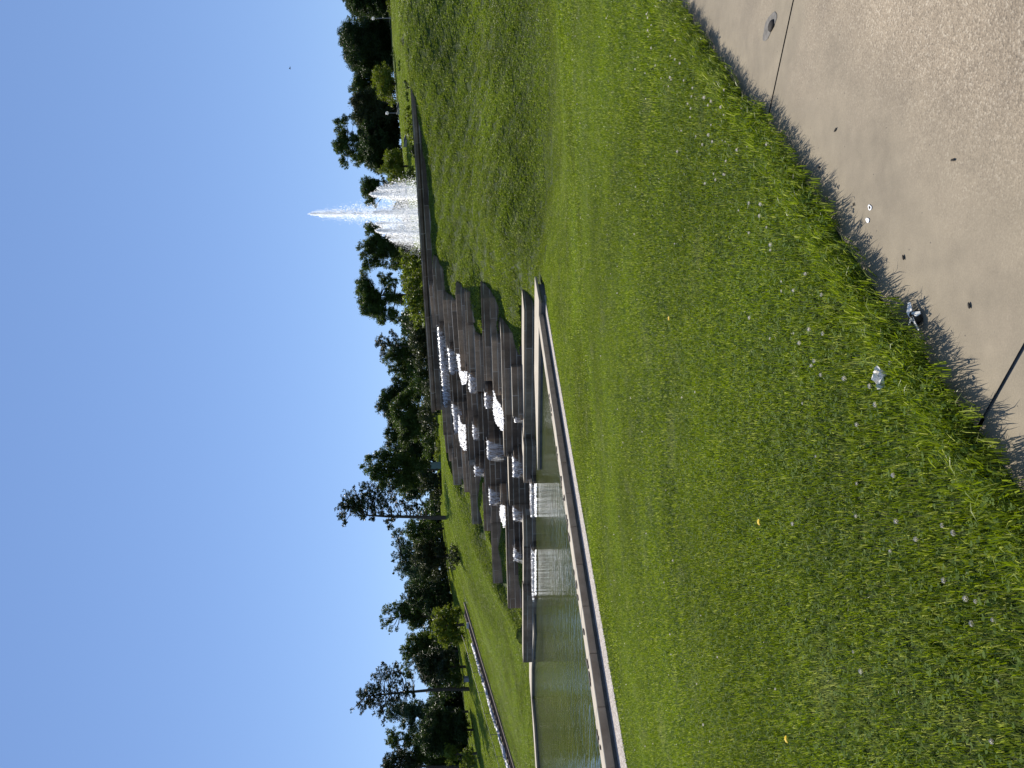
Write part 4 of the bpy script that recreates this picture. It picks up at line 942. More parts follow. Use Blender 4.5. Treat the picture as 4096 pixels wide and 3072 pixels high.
pine('shorter olive pine beside the tall open pine, behind the grey box', 8, [(1150, 658), (1000, 655), (850, 650)], (1272, 660), 98, [(780, 640, 50), (830, 580, 60), (830, 700, 60), (900, 620, 70), (880, 750, 60), (960, 560, 60), (980, 680, 70), (1060, 600, 70), (1050, 500, 50), (1120, 560, 50), (950, 800, 60), (1010, 780, 50), (1040, 700, 60)], .2, .12, 5.5)
pine('tall open pine with level boughs behind the handrail of the stairs', 8, [(1100, 880), (910, 890), (720, 908), (520, 925), (380, 940), (270, 955)], (1292, 880), 97,
     [(215, 960, 30), (220, 1010, 30), (240, 870, 40), (250, 1080, 35), (270, 940, 40), (300, 830, 40), (300, 1100, 45), (290, 1010, 35), (350, 760, 40), (340, 900, 45), (350, 1000, 45), (390, 740, 45), (400, 830, 35), (390, 1050, 40), (430, 700, 25), (450, 740, 35), (420, 930, 30), (430, 1100, 45), (410, 1150, 40), (500, 670, 45), (520, 730, 35), (460, 1170, 25), (560, 650, 50), (520, 860, 40), (540, 1000, 45), (580, 630, 30), (590, 760, 40), (600, 950, 40), (640, 1060, 40), (680, 880, 50), (700, 760, 40), (740, 960, 40)], .27, .10)
tree('broadleaf_tree', 'thin leaved tree against the open pine, on the side away from the cascade', 'tree', 8, (1305, 1100), 103, [(480, 1000, 30), (500, 1060, 45), (560, 1100, 60), (500, 1150, 35), (600, 1030, 50), (640, 1120, 60), (700, 1060, 60), (660, 1220, 50), (760, 1130, 70), (800, 1040, 60), (740, 1270, 50), (850, 1180, 80), (900, 1080, 70), (980, 1100, 60)], 'leaf_blue', kind='open', dens=6.5)
tree('broadleaf_tree', 'tree with a small round top between the thin leaved tree and the end pine', 'tree', 8, (1335, 1360), 108, [(530, 1300, 30), (520, 1370, 45), (560, 1330, 45), (600, 1390, 45), (560, 1430, 35), (640, 1330, 30), (720, 1350, 60), (700, 1420, 50), (800, 1370, 60)], 'leaf_mid', kind='open', dens=7)
tree('broadleaf_tree', 'broad dark tree at the lawn edge in front of the small round topped tree', 'tree', 8, (1345, 1280), 96, [(900, 1250, 80), (960, 1150, 80), (1000, 1300, 90), (900, 1400, 90), (840, 1350, 70), (1080, 1180, 80), (1100, 1380, 90), (1180, 1280, 80), (1200, 1150, 70), (1000, 1430, 80), (1250, 1350, 60), (1240, 1220, 60)], 'leaf_dark')
pine('end pine of the tree line, its boughs cut by the picture edge', 8, [(1100, 1645), (800, 1645), (600, 1640), (460, 1630)], (1362, 1640), 100, [(480, 1560, 40), (460, 1620, 40), (540, 1500, 40), (560, 1570, 50), (520, 1640, 50), (600, 1520, 45), (620, 1620, 60), (660, 1480, 40), (680, 1560, 50), (700, 1640, 60), (500, 1700, 60), (620, 1700, 60), (740, 1600, 60)], .2, .12, 5)
tree('broadleaf_tree', 'mid green tree in front of the end pine', 'tree', 8, (1362, 1560), 104, [(780, 1500, 70), (820, 1600, 80), (880, 1500, 80), (920, 1620, 90), (980, 1540, 60), (1000, 1640, 80), (1060, 1600, 60)], 'leaf_mid')
tree('broadleaf_tree', 'small bright green tree in front of the trees by the end pine', 'tree', 8, (1240, 1520), 93, [(1090, 1480, 40), (1080, 1540, 40), (1130, 1520, 50), (1150, 1460, 35), (1170, 1550, 40), (1120, 1590, 30)], 'leaf_light')
shrub('pale rounded bush at the lawn edge in front of the end pine', 8, (1372, 1560), 88, [(1250, 1500, 35), (1270, 1560, 45), (1280, 1620, 45), (1320, 1530, 45), (1330, 1600, 45), (1240, 1640, 35), (1300, 1480, 30)], 'leaf_light')
shrub('light green bush around the grey box under the pines', 8, (1268, 760), 97, [(1080, 740, 45), (1120, 780, 50), (1060, 800, 40), (1160, 720, 40), (1180, 800, 50), (1220, 760, 40), (1200, 690, 35), (1235, 840, 25)], 'leaf_mid')
# far-off wood closing the gaps under the crowns
C, R = [], []
for x0, x1, ya, yb, Yw in ((1480, 1585, -80, 620, 150), (1585, 1690, 600, 1050, 150), (1618, 1735, 1050, 1500, 145), (1605, 1750, 1500, 1980, 140), (1700, 1790, 1980, 2100, 130), (1655, 1810, 2090, 2450, 130), (1700, 1890, 2430, 2700, 122), (1725, 1910, 2700, 3200, 122)):
    k = int((yb - ya) * (x1 - x0) / 620)
    for i in range(k):
        p = at_Y(rng.uniform(x0, x1), rng.uniform(ya, yb), Yw + rng.uniform(-6, 14)); C.append(p); R.append(rng.uniform(1.0, 1.9))
V, rn = leaf_cloud(np.array(C), np.array(R), .24, 2.6)
o = crown_mesh('woodland', V, rn, 'leaf_dark', None); tag(o, kind='stuff')

# ------------------------------------------------------------------ stairs up the left bank, with its rail and the white sheet
st_a = ST0 - np.append(sdir, (ST1 - ST0)[2] / np.linalg.norm((ST1 - ST0)[:2])) * 6.0
Lst = np.linalg.norm((ST1 - st_a)[:2]); rise = ST1[2] - st_a[2]; WST = 1.9
stairs = empty('outdoor_stairs', tuple(st_a), math.atan2(sdir[1], sdir[0])); tag(stairs, 'long flight of shallow dark steps with pale edging running up the grass bank', 'stairs')
# local frame: x along the flight, y across (far side)
sgn_y = 1 if np.dot(snorm, [-sdir[1], sdir[0]]) > 0 else -1
ns = 44; bm = bmesh.new(); bm2 = bmesh.new()
for i in range(ns):
    x0 = Lst * i / ns; x1 = Lst * (i + 1) / ns; z = rise * (i + 1) / ns + .10
    for (yy0, yy1, dz, hh, b_) in ((.10, WST - .10, 0, 1.0, bm),):
        box(b_, ((x0 + x1) / 2, sgn_y * (yy0 + yy1) / 2, z - hh / 2 - .045), (x1 - x0, yy1 - yy0, hh))
    box(bm2, (x0 + .03, sgn_y * WST / 2, z - .022), (.12, WST - .2, .05))
bm_obj('steps', bm, M['brick'], stairs); bm_obj('nosings', bm2, M['stair_edge'], stairs)
for y0 in (0, WST):
    bm = bmesh.new(); pts = [(-.1, -1.0), (-.1, .13), (Lst, rise + .22), (Lst, rise - 1.0)]
    vs = [[bm.verts.new((x, sgn_y * (y0 + d), z)) for x, z in pts] for d in (-.11, .11)]
    bm.faces.new(vs[0]); bm.faces.new(vs[1][::-1])
    for i in range(4): bm.faces.new((vs[0][i], vs[0][(i + 1) % 4], vs[1][(i + 1) % 4], vs[1][i]))
    bm_obj('edging', bm, M['stair_edge'], stairs)
def stair_pt(t, across, dz): p = st_a + (ST1 - st_a) * t; q = p[:2] + snorm * across; return np.array([q[0], q[1], p[2] + dz])
# handrail on the far side
post_px = [(1240, 530), (1275, 718), (1330, 917), (1400, 1120), (1465, 1330), (1530, 1550)]
rail = empty('handrail', tuple(stair_pt(.5, WST + .25, .1))); tag(rail, 'thin black handrail on slender posts along the far side of the stairs', 'handrail')
ro = np.array(rail.location); tops = []
for zx, zy in post_px + [(1600, 1790)]:
    x, y = zpx(8, zx, zy); best = min(np.linspace(-.1, 1.15, 600), key=lambda t: abs(np.cross(ray(x, y)[:2], (stair_pt(t, WST + .25, 0) - CAMPOS)[:2])))
    p = stair_pt(best, WST + .25, 0); tp = p + np.array([0, 0, 1.12]); tops.append(tp)
    T = Tubes(); T.add([p - ro + np.array([0, 0, -.3]), tp - ro], [.03, .03], 8); T.obj('post', M['steel'], rail)
e = tops[0] + (tops[0] - tops[1]) * .8; e2 = tops[0] + (tops[0] - tops[1]) * 1.05 + np.array([0, 0, .1])
T = Tubes(); T.add([p - ro for p in [e2, e] + tops], [.024] * (len(tops) + 2), 8); T.obj('rail', M['steel'], rail)
# crumpled white sheet
nu, nv = 190, 7; V = []
for i in range(nu + 1):
    t = .02 + .80 * i / nu; c_ = WST - .35 + .14 * math.sin(i * .13) + .07 * math.sin(i * .41)
    wd = .24 + .10 * math.sin(i * .11 + 1) + .08 * math.sin(i * .29)
    for j in range(nv + 1):
        s = j / nv - .5; z = .20 + .17 * math.cos(s * 3) + .05 * math.sin(i * .33 + j * 1.7) + .05 * math.sin(i * .17 + j * 2.9) + rng.normal(0, .018)
        V.append(stair_pt(t, c_ + s * wd + rng.normal(0, .03), z + .10))
Fc = [(i * (nv + 1) + j, i * (nv + 1) + j + 1, (i + 1) * (nv + 1) + j + 1, (i + 1) * (nv + 1) + j) for i in range(nu) for j in range(nv)]
o = link_mesh('plastic_sheet', np_mesh('plastic_sheet', V, Fc, True), M['cloth']); md = o.modifiers.new('thick', 'SOLIDIFY'); md.thickness = .02
tag(o, 'long crumpled white sheet lying down the far side of the stairs', 'sheet')
p0 = stair_pt(.90, .95, .25); bm = bmesh.new(); box(bm, (0, 0, .1), (.6, .5, .25)); 
for v in bm.verts: v.co += Vector((rng.normal(0, .05), rng.normal(0, .05), rng.normal(0, .03)))
o = bm_obj('folded_sheet', bm, M['cloth'], None, .05); o.location = p0; tag(o, 'small folded white sheet lying alone on the upper stairs', 'sheet')
# ------------------------------------------------------------------ lamps
def lamp(reg, gpx, bpx, Y, label):
    b = at_Y(*zpx(reg, *bpx), Y); g = at_Y(*zpx(reg, *gpx), Y); gz = lz(b[0], b[1]); h = g[2] - gz
    r = empty('globe_lamp', (b[0], b[1], gz)); tag(r, label, 'street lamp', 'globe lamps on the far lawn')
    T = Tubes(); T.add([(0, 0, -.3), (0, 0, .35), (0, 0, .4), (0, 0, h - .22)], [.09, .085, .055, .045], 10); T.obj('post', M['lamp_metal'], r)
    T = Tubes(); T.add([(0, 0, h - .27), (0, 0, h - .2), (0, 0, h - .17)], [.06, .12, .12], 12); T.obj('collar', M['lamp_metal'], r)
    bm = bmesh.new(); bmesh.ops.create_uvsphere(bm, u_segments=20, v_segments=12, radius=.25, matrix=Matrix.Translation((0, 0, h))); bm_obj('globe', bm, M['globe'], r, 0, True)
lamp(5, (537, 160), (697, 160), 112, 'white globe lamp in front of the widest dark tree, farthest from the fountain')
lamp(5, (660, 1000), (770, 998), 109, 'white globe lamp by the pale edged steps, nearer the fountain')
# ------------------------------------------------------------------ steps with pale cheek walls on the far lawn
def garden_steps(px, Y, wid, lab, rz):
    p = at_Y(*zpx(5, *px), Y); gz = lz(p[0], p[1]); r = empty('garden_steps', (p[0], p[1], gz), rz); r.scale = (.55, .55, .55); tag(r, lab, 'steps', 'garden steps with pale side walls')
    bm = bmesh.new(); bm.faces.ensure_lookup_table()
    for k in range(6): box(bm, (0, k * .36, .07 + k * .15 - .4), (wid, .36, .8 + .15))
    bm_obj('treads', bm, M['plinth'], r)
    for s in (-1, 1):
        bm = bmesh.new(); pts = [(-.2, -.3), (-.2, .20), (2.2, 1.14), (2.2, -.3)]
        vs = [[bm.verts.new((s * (wid / 2 + d), y, z)) for y, z in pts] for d in (.0, .12)]
        bm.faces.new(vs[0]); bm.faces.new(vs[1][::-1])
        for i in range(4): bm.faces.new((vs[0][i], vs[0][(i + 1) % 4], vs[1][(i + 1) % 4], vs[1][i]))
        bm_obj('side_wall', bm, M['coping'], r)
garden_steps((812, 925), 104, 2.3, 'garden steps with pale side walls at the foot of a globe lamp', .35)
garden_steps((850, 1215), 96, 2.0, 'garden steps with pale side walls between the low hedge and the round tree', .35)
# ------------------------------------------------------------------ boxes
p = at_Y(*zpx(6, 1037, 1461), 92); gz = lz(p[0], p[1]); r = empty('utility_cabinet', (p[0], p[1], gz), .15); tag(r, 'green metal utility cabinet standing on the grass above the cascade', 'cabinet')
bm = bmesh.new(); box(bm, (0, 0, .68), (.86, .8, 1.3)); bm_obj('body', bm, M['cabinet'], r, .02)
bm = bmesh.new(); box(bm, (0, 0, 1.36), (.94, .88, .07)); bm_obj('lid', bm, M['cabinet'], r, .02)
bm = bmesh.new(); box(bm, (0, -.41, .68), (.78, .03, 1.14)); door_ = bm_obj('door', bm, M['cabinet'], r, .008)
bm = bmesh.new(); box(bm, (.3, -.445, .7), (.03, .04, .16)); h_ = bm_obj('handle', bm, M['steel'], door_, .004)
bm = bmesh.new(); box(bm, (0, 0, -.1), (1.0, .95, .24)); bm_obj('base', bm, M['plinth'], r, .02)
p = at_Y(*zpx(8, 1282, 780), 95.5); gz = lz(p[0], p[1]); r = empty('electric_box', (p[0], p[1], gz), -.2); tag(r, 'small grey box at the lawn edge under the pines behind the stairs', 'box')
bm = bmesh.new(); box(bm, (0, 0, .32), (.62, .5, .66)); bm_obj('body', bm, M['cabinet_grey'], r, .02)
bm = bmesh.new(); box(bm, (0, 0, .67), (.68, .56, .05)); bm_obj('lid', bm, M['cabinet_grey'], r, .01)
# ------------------------------------------------------------------ bird high in the sky
p = at_Y(1161, 272, 70); bm = bmesh.new()
prof = [(-.16, .004), (-.10, .018), (-.03, .035), (.04, .034), (.085, .02), (.11, .024), (.135, .018), (.165, .003)]
ring = [[bm.verts.new((x, r_ * math.cos(a * math.pi / 4), r_ * math.sin(a * math.pi / 4) * .9)) for a in range(8)] for x, r_ in prof]
for a, b in zip(ring[:-1], ring[1:]):
    for k in range(8): bm.faces.new((a[k], a[(k + 1) % 8], b[(k + 1) % 8], b[k]))
bm.faces.new(ring[0]); bm.faces.new(ring[-1][::-1])
for s in (-1, 1):
    lo = [bm.verts.new((x, s * y, z)) for x, y, z in ((.05, .02, .012), (.075, .14, .07), (.02, .30, .04), (-.02, .29, .038), (-.035, .14, .065), (-.05, .02, .01))]
    hi = [bm.verts.new(v.co + Vector((0, 0, .008))) for v in lo]
    bm.faces.new(lo); bm.faces.new(hi[::-1])
    for i in range(6): bm.faces.new((lo[i], lo[(i + 1) % 6], hi[(i + 1) % 6], hi[i]))
o = bm_obj('bird', bm, M['dark_bird'], None, 0, True); o.location = p; o.rotation_euler = (0, -.1, 2.4); tag(o, 'tiny dark bird flying high in the clear sky', 'bird')
# ------------------------------------------------------------------ small things on the path and the grass
def flat_blob(name, px, rx, ry, th, mat, rz, label, cat, z=0.0, group=None, hole=False):
    p = at_Z(px[0], px[1], z); bm = bmesh.new(); n_ = 18; lo, hi = [], []
    for i in range(n_):
        a = 2 * math.pi * i / n_; k = 1 + .10 * math.sin(3 * a + rx * 900) + .06 * math.sin(5 * a)
        lo.append(bm.verts.new((rx * k * math.cos(a), ry * k * math.sin(a), .002))); hi.append(bm.verts.new((rx * k * .93 * math.cos(a), ry * k * .93 * math.sin(a), .002 + th)))
    for i in range(n_): bm.faces.new((lo[i], lo[(i + 1) % n_], hi[(i + 1) % n_], hi[i]))
    if hole:
        inn = [bm.verts.new((v.co.x * .55, v.co.y * .55, .002 + th)) for v in hi]
        for i in range(n_): bm.faces.new((hi[i], hi[(i + 1) % n_], inn[(i + 1) % n_], inn[i]))
    else: bm.faces.new(hi)
    o = bm_obj(name, bm, mat, None); o.location = p; o.rotation_euler = (0, 0, rz); return tag(o, label, cat, group)
flat_blob('patch', (3078, 105), .05, .10, .0015, M['patch'], .2, 'worn grey patch with a dark plug in the smooth path', 'patch')
p = at_Z(3085, 102, .004); bm = bmesh.new(); bmesh.ops.create_icosphere(bm, subdivisions=2, radius=.036)
for v in bm.verts: v.co.z = v.co.z * .35; v.co.x *= .8 + .1 * math.sin(7 * v.co.y * 30); v.co.y *= 1.15
o = bm_obj('plug', bm, M['dead_leaf'], None, 0, True); o.location = p; tag(o, 'black lump sitting in the worn grey patch of the path', 'plug')
flat_blob('paint_spot', (3481, 830), .017, .011, .0012, M['paint'], .9, 'white ring shaped paint spot on the path', 'paint spot', hole=True)
flat_blob('paint_spot', (3472, 881), .016, .010, .0015, M['paint'], 1.0, 'solid white paint spot on the path', 'paint spot')
for i, (px, s, rz, lab) in enumerate((((3612, 1030), .012, .3, 'curled dark leaf scrap on the path between the paint spots and the clod'), ((3274, 670), .012, 1.0, 'tiny dark scrap at the path edge nearest the thin joint by the worn patch'), ((3413, 818), .009, .2, 'tiny dark pebble beside the white paint spots'),
      ((3340, 520), .013, 2.0, 'tiny dark scrap out on the rough concrete'), ((3875, 1222), .012, .2, 'dark sliver near the grass grown joint of the path'), ((3810, 640), .011, 1.3, 'dark streak of dirt out on the rough concrete of the path'))):
    q = at_Z(px[0], px[1], .004); bm = bmesh.new(); bmesh.ops.create_icosphere(bm, subdivisions=2, radius=s)
    for v in bm.verts: v.co.z *= .22; v.co.y *= .4 + rng.uniform(-.1, .1); v.co.x += 8 * v.co.y ** 2
    o = bm_obj('leaf_scrap', bm, M['dead_leaf']); o.location = q; o.rotation_euler = (0, 0, rz); tag(o, lab, 'leaf')
# clod with pale feathers at the edge of the grass
q = at_Z(3662, 1268, .012); r = empty('clod', tuple(q)); tag(r, 'dark clod with pale torn scraps at the edge of the grass', 'debris')
bm = bmesh.new(); bmesh.ops.create_icosphere(bm, subdivisions=3, radius=.028)
for v in bm.verts: v.co *= 1 + .25 * math.sin(v.co.x * 140) * math.sin(v.co.y * 120 + 1); v.co.z *= .6
bm_obj('lump', bm, M['soil'], r)
for k, (a, l_) in enumerate(((.4, .06), (2.3, .05), (3.6, .055), (5.0, .04))):
    bm = bmesh.new(); V_ = [bm.verts.new((x, y, z)) for x, y, z in ((0, -.008, .012), (l_, -.004, .004), (l_ * 1.1, .006, .006), (l_ * .4, .014, .018), (0, .008, .014))]
    f = bm.faces.new(V_); e_ = bmesh.ops.extrude_face_region(bm, geom=[f]); bmesh.ops.translate(bm, vec=(0, 0, .0025), verts=[v for v in e_['geom'] if isinstance(v, bmesh.types.BMVert)])
    o = bm_obj('scrap', bm, M['litter'], r); o.rotation_euler = (0, 0, a)
# crumpled scrap on the grass
q = at_Z(3518, 1508, .10); bm = bmesh.new(); g_ = 7; vv = [[None] * g_ for _ in range(g_)]
for i in range(g_):
    for j in range(g_):
        u_, v_ = i / (g_ - 1) - .5, j / (g_ - 1) - .5
        vv[i][j] = bm.verts.new((u_ * .13 + rng.normal(0, .006), v_ * .085 * (1 - .8 * abs(u_)) + rng.normal(0, .006), .02 * math.sin(9 * u_ + 5 * v_) + rng.normal(0, .008)))
for i in range(g_ - 1):
    for j in range(g_ - 1): bm.faces.new((vv[i][j], vv[i + 1][j], vv[i + 1][j + 1], vv[i][j + 1]))
e_ = bmesh.ops.extrude_face_region(bm, geom=bm.faces[:]); bmesh.ops.translate(bm, vec=(0, 0, .0015), verts=[v for v in e_['geom'] if isinstance(v, bmesh.types.BMVert)])
o = bm_obj('paper_scrap', bm, M['litter']); o.location = q; o.scale = (.72, .72, .72); o.rotation_euler = (.3, .2, .8); tag(o, 'crumpled white paper scrap caught in the clover', 'litter')
# dandelions
for px, lab in (((2680, 1273), 'yellow dandelion in the middle of the lawn, the one nearest the cascade'), ((3042, 2088), 'yellow dandelion low in the lawn between the pool and the path'), ((3152, 2956), 'yellow dandelion near the pool side corner of the lawn')):
    q = at_Z(px[0], px[1], .12); r = empty('dandelion', (q[0], q[1], .02)); tag(r, lab, 'flower', 'dandelions in the lawn')
    T = Tubes(); T.add([(0, 0, 0), (.005, 0, .10)], [.003, .003], 6); T.obj('stem', M['leaf_light'], r)
    bm = bmesh.new()
    for k in range(34):
        a = k * 2.4; rr_ = .011 * math.sqrt((k + 1) / 34); zz = .105 + .012 * (1 - rr_ / .011)
        d_ = Vector((math.cos(a), math.sin(a), .4)); c_ = Vector((rr_ * math.cos(a), rr_ * math.sin(a), zz)); t__ = Vector((-math.sin(a), math.cos(a), 0)) * .0035
        bm.faces.new([bm.verts.new(c_ - t__), bm.verts.new(c_ + t__), bm.verts.new(c_ + d_ * .008 + t__ * .6), bm.verts.new(c_ + d_ * .008 - t__ * .6)])
    bm_obj('flower_head', bm, M['yellow_petal'], r)

# ------------------------------------------------------------------ grass: real blades in tiles, laid over the turf
def blade_tile(size, count, hmin, hmax, wid, clover=0.0, seed=0, lean=.5, over=0.0, wl=.1):
    r_ = np.random.default_rng(seed)
    x = r_.uniform(-size / 2 - over, size / 2 + over, count); y = r_.uniform(-size / 2 - over, size / 2 + over, count)
    ph = r_.uniform(0, 6.28, 4)
    kk = 2 * np.pi / wl
    cl = .5 + .5 * np.sin(x * kk + ph[0] + 1.1 * np.sin(y * kk * .37)) * np.sin(y * kk * 1.13 + ph[1] + 1.1 * np.sin(x * kk * .41))
    h = (hmin + (hmax - hmin) * r_.beta(2, 2.5, count)) * (.64 + .58 * cl)
    az = r_.uniform(0, 2 * np.pi, count) * .85 + 1.6 * np.sin(x * 7 + ph[2]) + 1.6 * np.cos(y * 6 + ph[3]); ln = np.abs(r_.normal(lean, .28, count)) * h
    dx, dy = np.cos(az), np.sin(az); ws = wid * r_.uniform(.6, 1.3, count)
    tw = az + np.pi / 2 + r_.normal(0, .5, count); wx, wy = np.cos(tw) * ws / 2, np.sin(tw) * ws / 2
    z0 = np.full(count, -.012)
    P = np.stack([np.stack([x - wx, y - wy, z0], -1), np.stack([x + wx, y + wy, z0], -1),
                  np.stack([x + dx * ln * .38 - wx * .85, y + dy * ln * .38 - wy * .85, h * .6], -1), np.stack([x + dx * ln * .38 + wx * .85, y + dy * ln * .38 + wy * .85, h * .6], -1),
                  np.stack([x + dx * ln, y + dy * ln, h * (1 - .25 * (ln / h) ** 2).clip(.5, 1)], -1)], 1)
    V = P.reshape(-1, 3); o5 = (np.arange(count) * 5)[:, None, None]
    Fc = (np.array([(0, 1, 2), (1, 3, 2), (2, 3, 4)])[None] + o5).reshape(-1, 3)
    rn = np.clip(r_.normal(.42, .27, count) + .22 * (cl - .5), 0, 1); dry_glint = r_.uniform(0, 1, count) < .045; rn[dry_glint] = 1.0  # a few palest blades: bright sun glints put into the blade colour
    rn = np.repeat(rn, 5)
    nc = int(count * clover)
    if nc:                                            # clover: three round leaflets each
        cx = r_.uniform(-size / 2, size / 2, nc); cy = r_.uniform(-size / 2, size / 2, nc); hz = r_.uniform(.5, 1.0, nc) * hmax * .85; rad = r_.uniform(.0035, .0065, nc)
        a0 = r_.uniform(0, 6.28, nc); Vc = []; 
        for k in range(3):
            a = a0 + k * 2.094; mx = cx + np.cos(a) * rad * 1.05; my = cy + np.sin(a) * rad * 1.05; tl = r_.normal(0, .35, nc)
            for q in range(6):
                b = q * 1.047; ux = np.cos(b) * rad; uy = np.sin(b) * rad; Vc.append(np.stack([mx + ux, my + uy, hz + tl * ux + .002 * k], -1))
        Vc = np.stack(Vc, 1).reshape(nc, 3, 6, 3); base = len(V)
        V = np.vstack([V, Vc.reshape(-1, 3)])
        ff = np.array([(0, 1, 2), (0, 2, 3), (0, 3, 4), (0, 4, 5)]); oo = (np.arange(nc * 3) * 6)[:, None, None] + base
        Fc = np.vstack([Fc, (ff[None] + oo).reshape(-1, 3)]); rn = np.concatenate([rn, np.repeat(np.clip(r_.normal(.5, .15, nc), 0, 1), 18)])
    me = np_mesh('grass_tile', V, Fc, False, rn); me.materials.append(M['grass']); me.materials.append(M['clover'])
    mi = np.zeros(len(Fc), np.int32); mi[count * 3:] = 1; me.polygons.foreach_set('material_index', mi); return me
def flower_tile(seed):
    """white clover heads on their stalks"""
    r_ = np.random.default_rng(seed); bm = bmesh.new(); h = .085
    for k in range(26):
        a = k * 2.4; t = (k + .5) / 26; zz = 1 - 1.35 * t; rr = math.sqrt(max(0, 1 - zz * zz)) * .0085
        c = Vector((rr * math.cos(a), rr * math.sin(a), h + zz * .008)); d = Vector((math.cos(a) * .7, math.sin(a) * .7, .75 + zz * .3)) * .006; s = Vector((-math.sin(a), math.cos(a), 0)) * .0022
        bm.faces.new([bm.verts.new(c - s), bm.verts.new(c + s), bm.verts.new(c + d + s * .7), bm.verts.new(c + d - s * .7)])
    me = bpy.data.meshes.new('clover_tile'); bm.to_mesh(me); bm.free(); me.materials.append(M['petal']); return me
excl_polys = [path_poly, gravel_poly, pool_in, [nA - nn_ * .6, nB - nn_ * .6, nB + nn_ * .1, nA + nn_ * .1], basin_poly, stair_poly]
cross_poly = [cxa - t_ * .8, cxb, cxb + q_ * 2.2, cxa + q_ * 2.2 - t_ * .8]; excl_polys += [cross_poly, far_band]
def allowed(x, y):
    ok = np.ones(x.shape, bool)
    for p in excl_polys: ok &= ~(in_poly(x, y, p) & (~over_edge(x, y) if p is path_poly else True))
    for b, p in core_polys(): ok &= ~in_poly(x, y, p)
    return ok & ~in_blocks(x, y, .04)
def over_edge(x, y): return in_poly(x, y, path_poly) & (dist_polyline(x, y, PATH_EDGE) < .03)
def visible(x, y, m=3.0):
    z = lawn_z(x, y) - EYE
    dz = x * FW[0] + y * FW[1] + z * FW[2]; a = (x * X_[0] + y * X_[1] + z * X_[2]) / np.maximum(dz, .05); b = (x * Y_[0] + y * Y_[1] + z * Y_[2]) / np.maximum(dz, .05)
    mg = m / np.maximum(dz, .3)
    return (dz > -1.0) & (np.abs(b) < .54 + mg) & (a < .72 + mg) & (a > -.72 - mg)
pts_by = {}                                            # cell size + distance class -> points
def cells(sz, x0, x1, y0, y1):
    gx = np.arange(x0, x1, sz) + sz / 2; gy = np.arange(y0, y1, sz) + sz / 2
    X, Y = np.meshgrid(gx, gy); return X.ravel(), Y.ravel()
def lod_of(x, y): d = np.hypot(x, y); return np.digitize(d, [6.5, 13, 27, 50, 78])
X, Y = cells(2.0, -72, 64, -2, 112); k = visible(X, Y); X, Y = X[k], Y[k]
for sz in (2.0, 1.0, .5, .25, .125):
    lod = lod_of(X, Y); s = np.linspace(-.5, .5, 7 if sz > .3 else 3) * sz
    SX = X[:, None, None] + s[None, :, None]; SY = Y[:, None, None] + s[None, None, :]; SX, SY = np.broadcast_arrays(SX, SY)
    ok = allowed(SX.ravel().copy(), SY.ravel().copy()).reshape(len(X), -1); full_ = ok.all(1); any_ = ok.any(1)
    want = {2.0: 5, 1.0: 1, .5: 0, .25: 0, .125: 0}[sz]
    use = full_ & (lod >= want) & ~((sz == 1.0) & (lod == 3))
    if sz == .125: use = ok[:, 4]
    for l_ in range(6):
        m_ = use & (lod == l_)
        if m_.any(): pts_by[(sz, l_)] = (X[m_], Y[m_])
    rest = any_ & ~use
    X, Y = X[rest], Y[rest]; q = sz / 4
    X = np.concatenate([X - q, X - q, X + q, X + q]); Y = np.concatenate([Y - q, Y + q, Y - q, Y + q])
DENS = {0: (12500, .022, .055, .0036), 1: (6200, .022, .055, .0055), 2: (2400, .022, .055, .013), 3: (1200, .025, .065, .026), 4: (700, .04, .085, .035), 5: (420, .06, .12, .03)}
def instancer(name, P, Rz, tiles, mat_kind='stuff', normals=None, scl=None):
    """one object: points that carry copies of the tiles"""
    me = bpy.data.meshes.new(name); me.vertices.add(len(P)); me.vertices.foreach_set('co', np.asarray(P, np.float32).ravel())
    a = me.attributes.new('rot', 'FLOAT_VECTOR', 'POINT'); a.data.foreach_set('vector', np.asarray(Rz, np.float32).ravel())
    a = me.attributes.new('scl', 'FLOAT_VECTOR', 'POINT'); a.data.foreach_set('vector', np.asarray(scl, np.float32).ravel())
    a = me.attributes.new('pick', 'INT', 'POINT'); a.data.foreach_set('value', rng.integers(0, len(tiles), len(P)).astype(np.int32))
    o = bpy.data.objects.new(name, me); COL.objects.link(o); tag(o, kind=mat_kind)
    g = bpy.data.node_groups.new(name, 'GeometryNodeTree'); g.interface.new_socket('Geometry', in_out='INPUT', socket_type='NodeSocketGeometry'); g.interface.new_socket('Geometry', in_out='OUTPUT', socket_type='NodeSocketGeometry')
    gi, go = g.nodes.new('NodeGroupInput'), g.nodes.new('NodeGroupOutput')
    m2p = g.nodes.new('GeometryNodeMeshToPoints'); iop = g.nodes.new('GeometryNodeInstanceOnPoints'); gti = g.nodes.new('GeometryNodeGeometryToInstance')
    for t in tiles:
        ob = bpy.data.objects.new('tile', t); oi = g.nodes.new('GeometryNodeObjectInfo'); oi.inputs['Object'].default_value = ob
        g.links.new(oi.outputs['Geometry'], gti.inputs[0])
    def na(nm, dt):
        q_ = g.nodes.new('GeometryNodeInputNamedAttribute'); q_.data_type = dt; q_.inputs['Name'].default_value = nm; return q_.outputs[0]
    g.links.new(gi.outputs[0], m2p.inputs[0]); g.links.new(m2p.outputs[0], iop.inputs['Points']); g.links.new(gti.outputs[0], iop.inputs['Instance'])
    iop.inputs['Pick Instance'].default_value = True; g.links.new(na('pick', 'INT'), iop.inputs['Instance Index'])
    e2r = g.nodes.new('FunctionNodeEulerToRotation'); g.links.new(na('rot', 'FLOAT_VECTOR'), e2r.inputs[0]); g.links.new(e2r.outputs[0], iop.inputs['Rotation'])
    g.links.new(na('scl', 'FLOAT_VECTOR'), iop.inputs['Scale']); g.links.new(iop.outputs[0], go.inputs[0])
    md = o.modifiers.new('scatter', 'NODES'); md.node_group = g
    return o
from mathutils import Euler
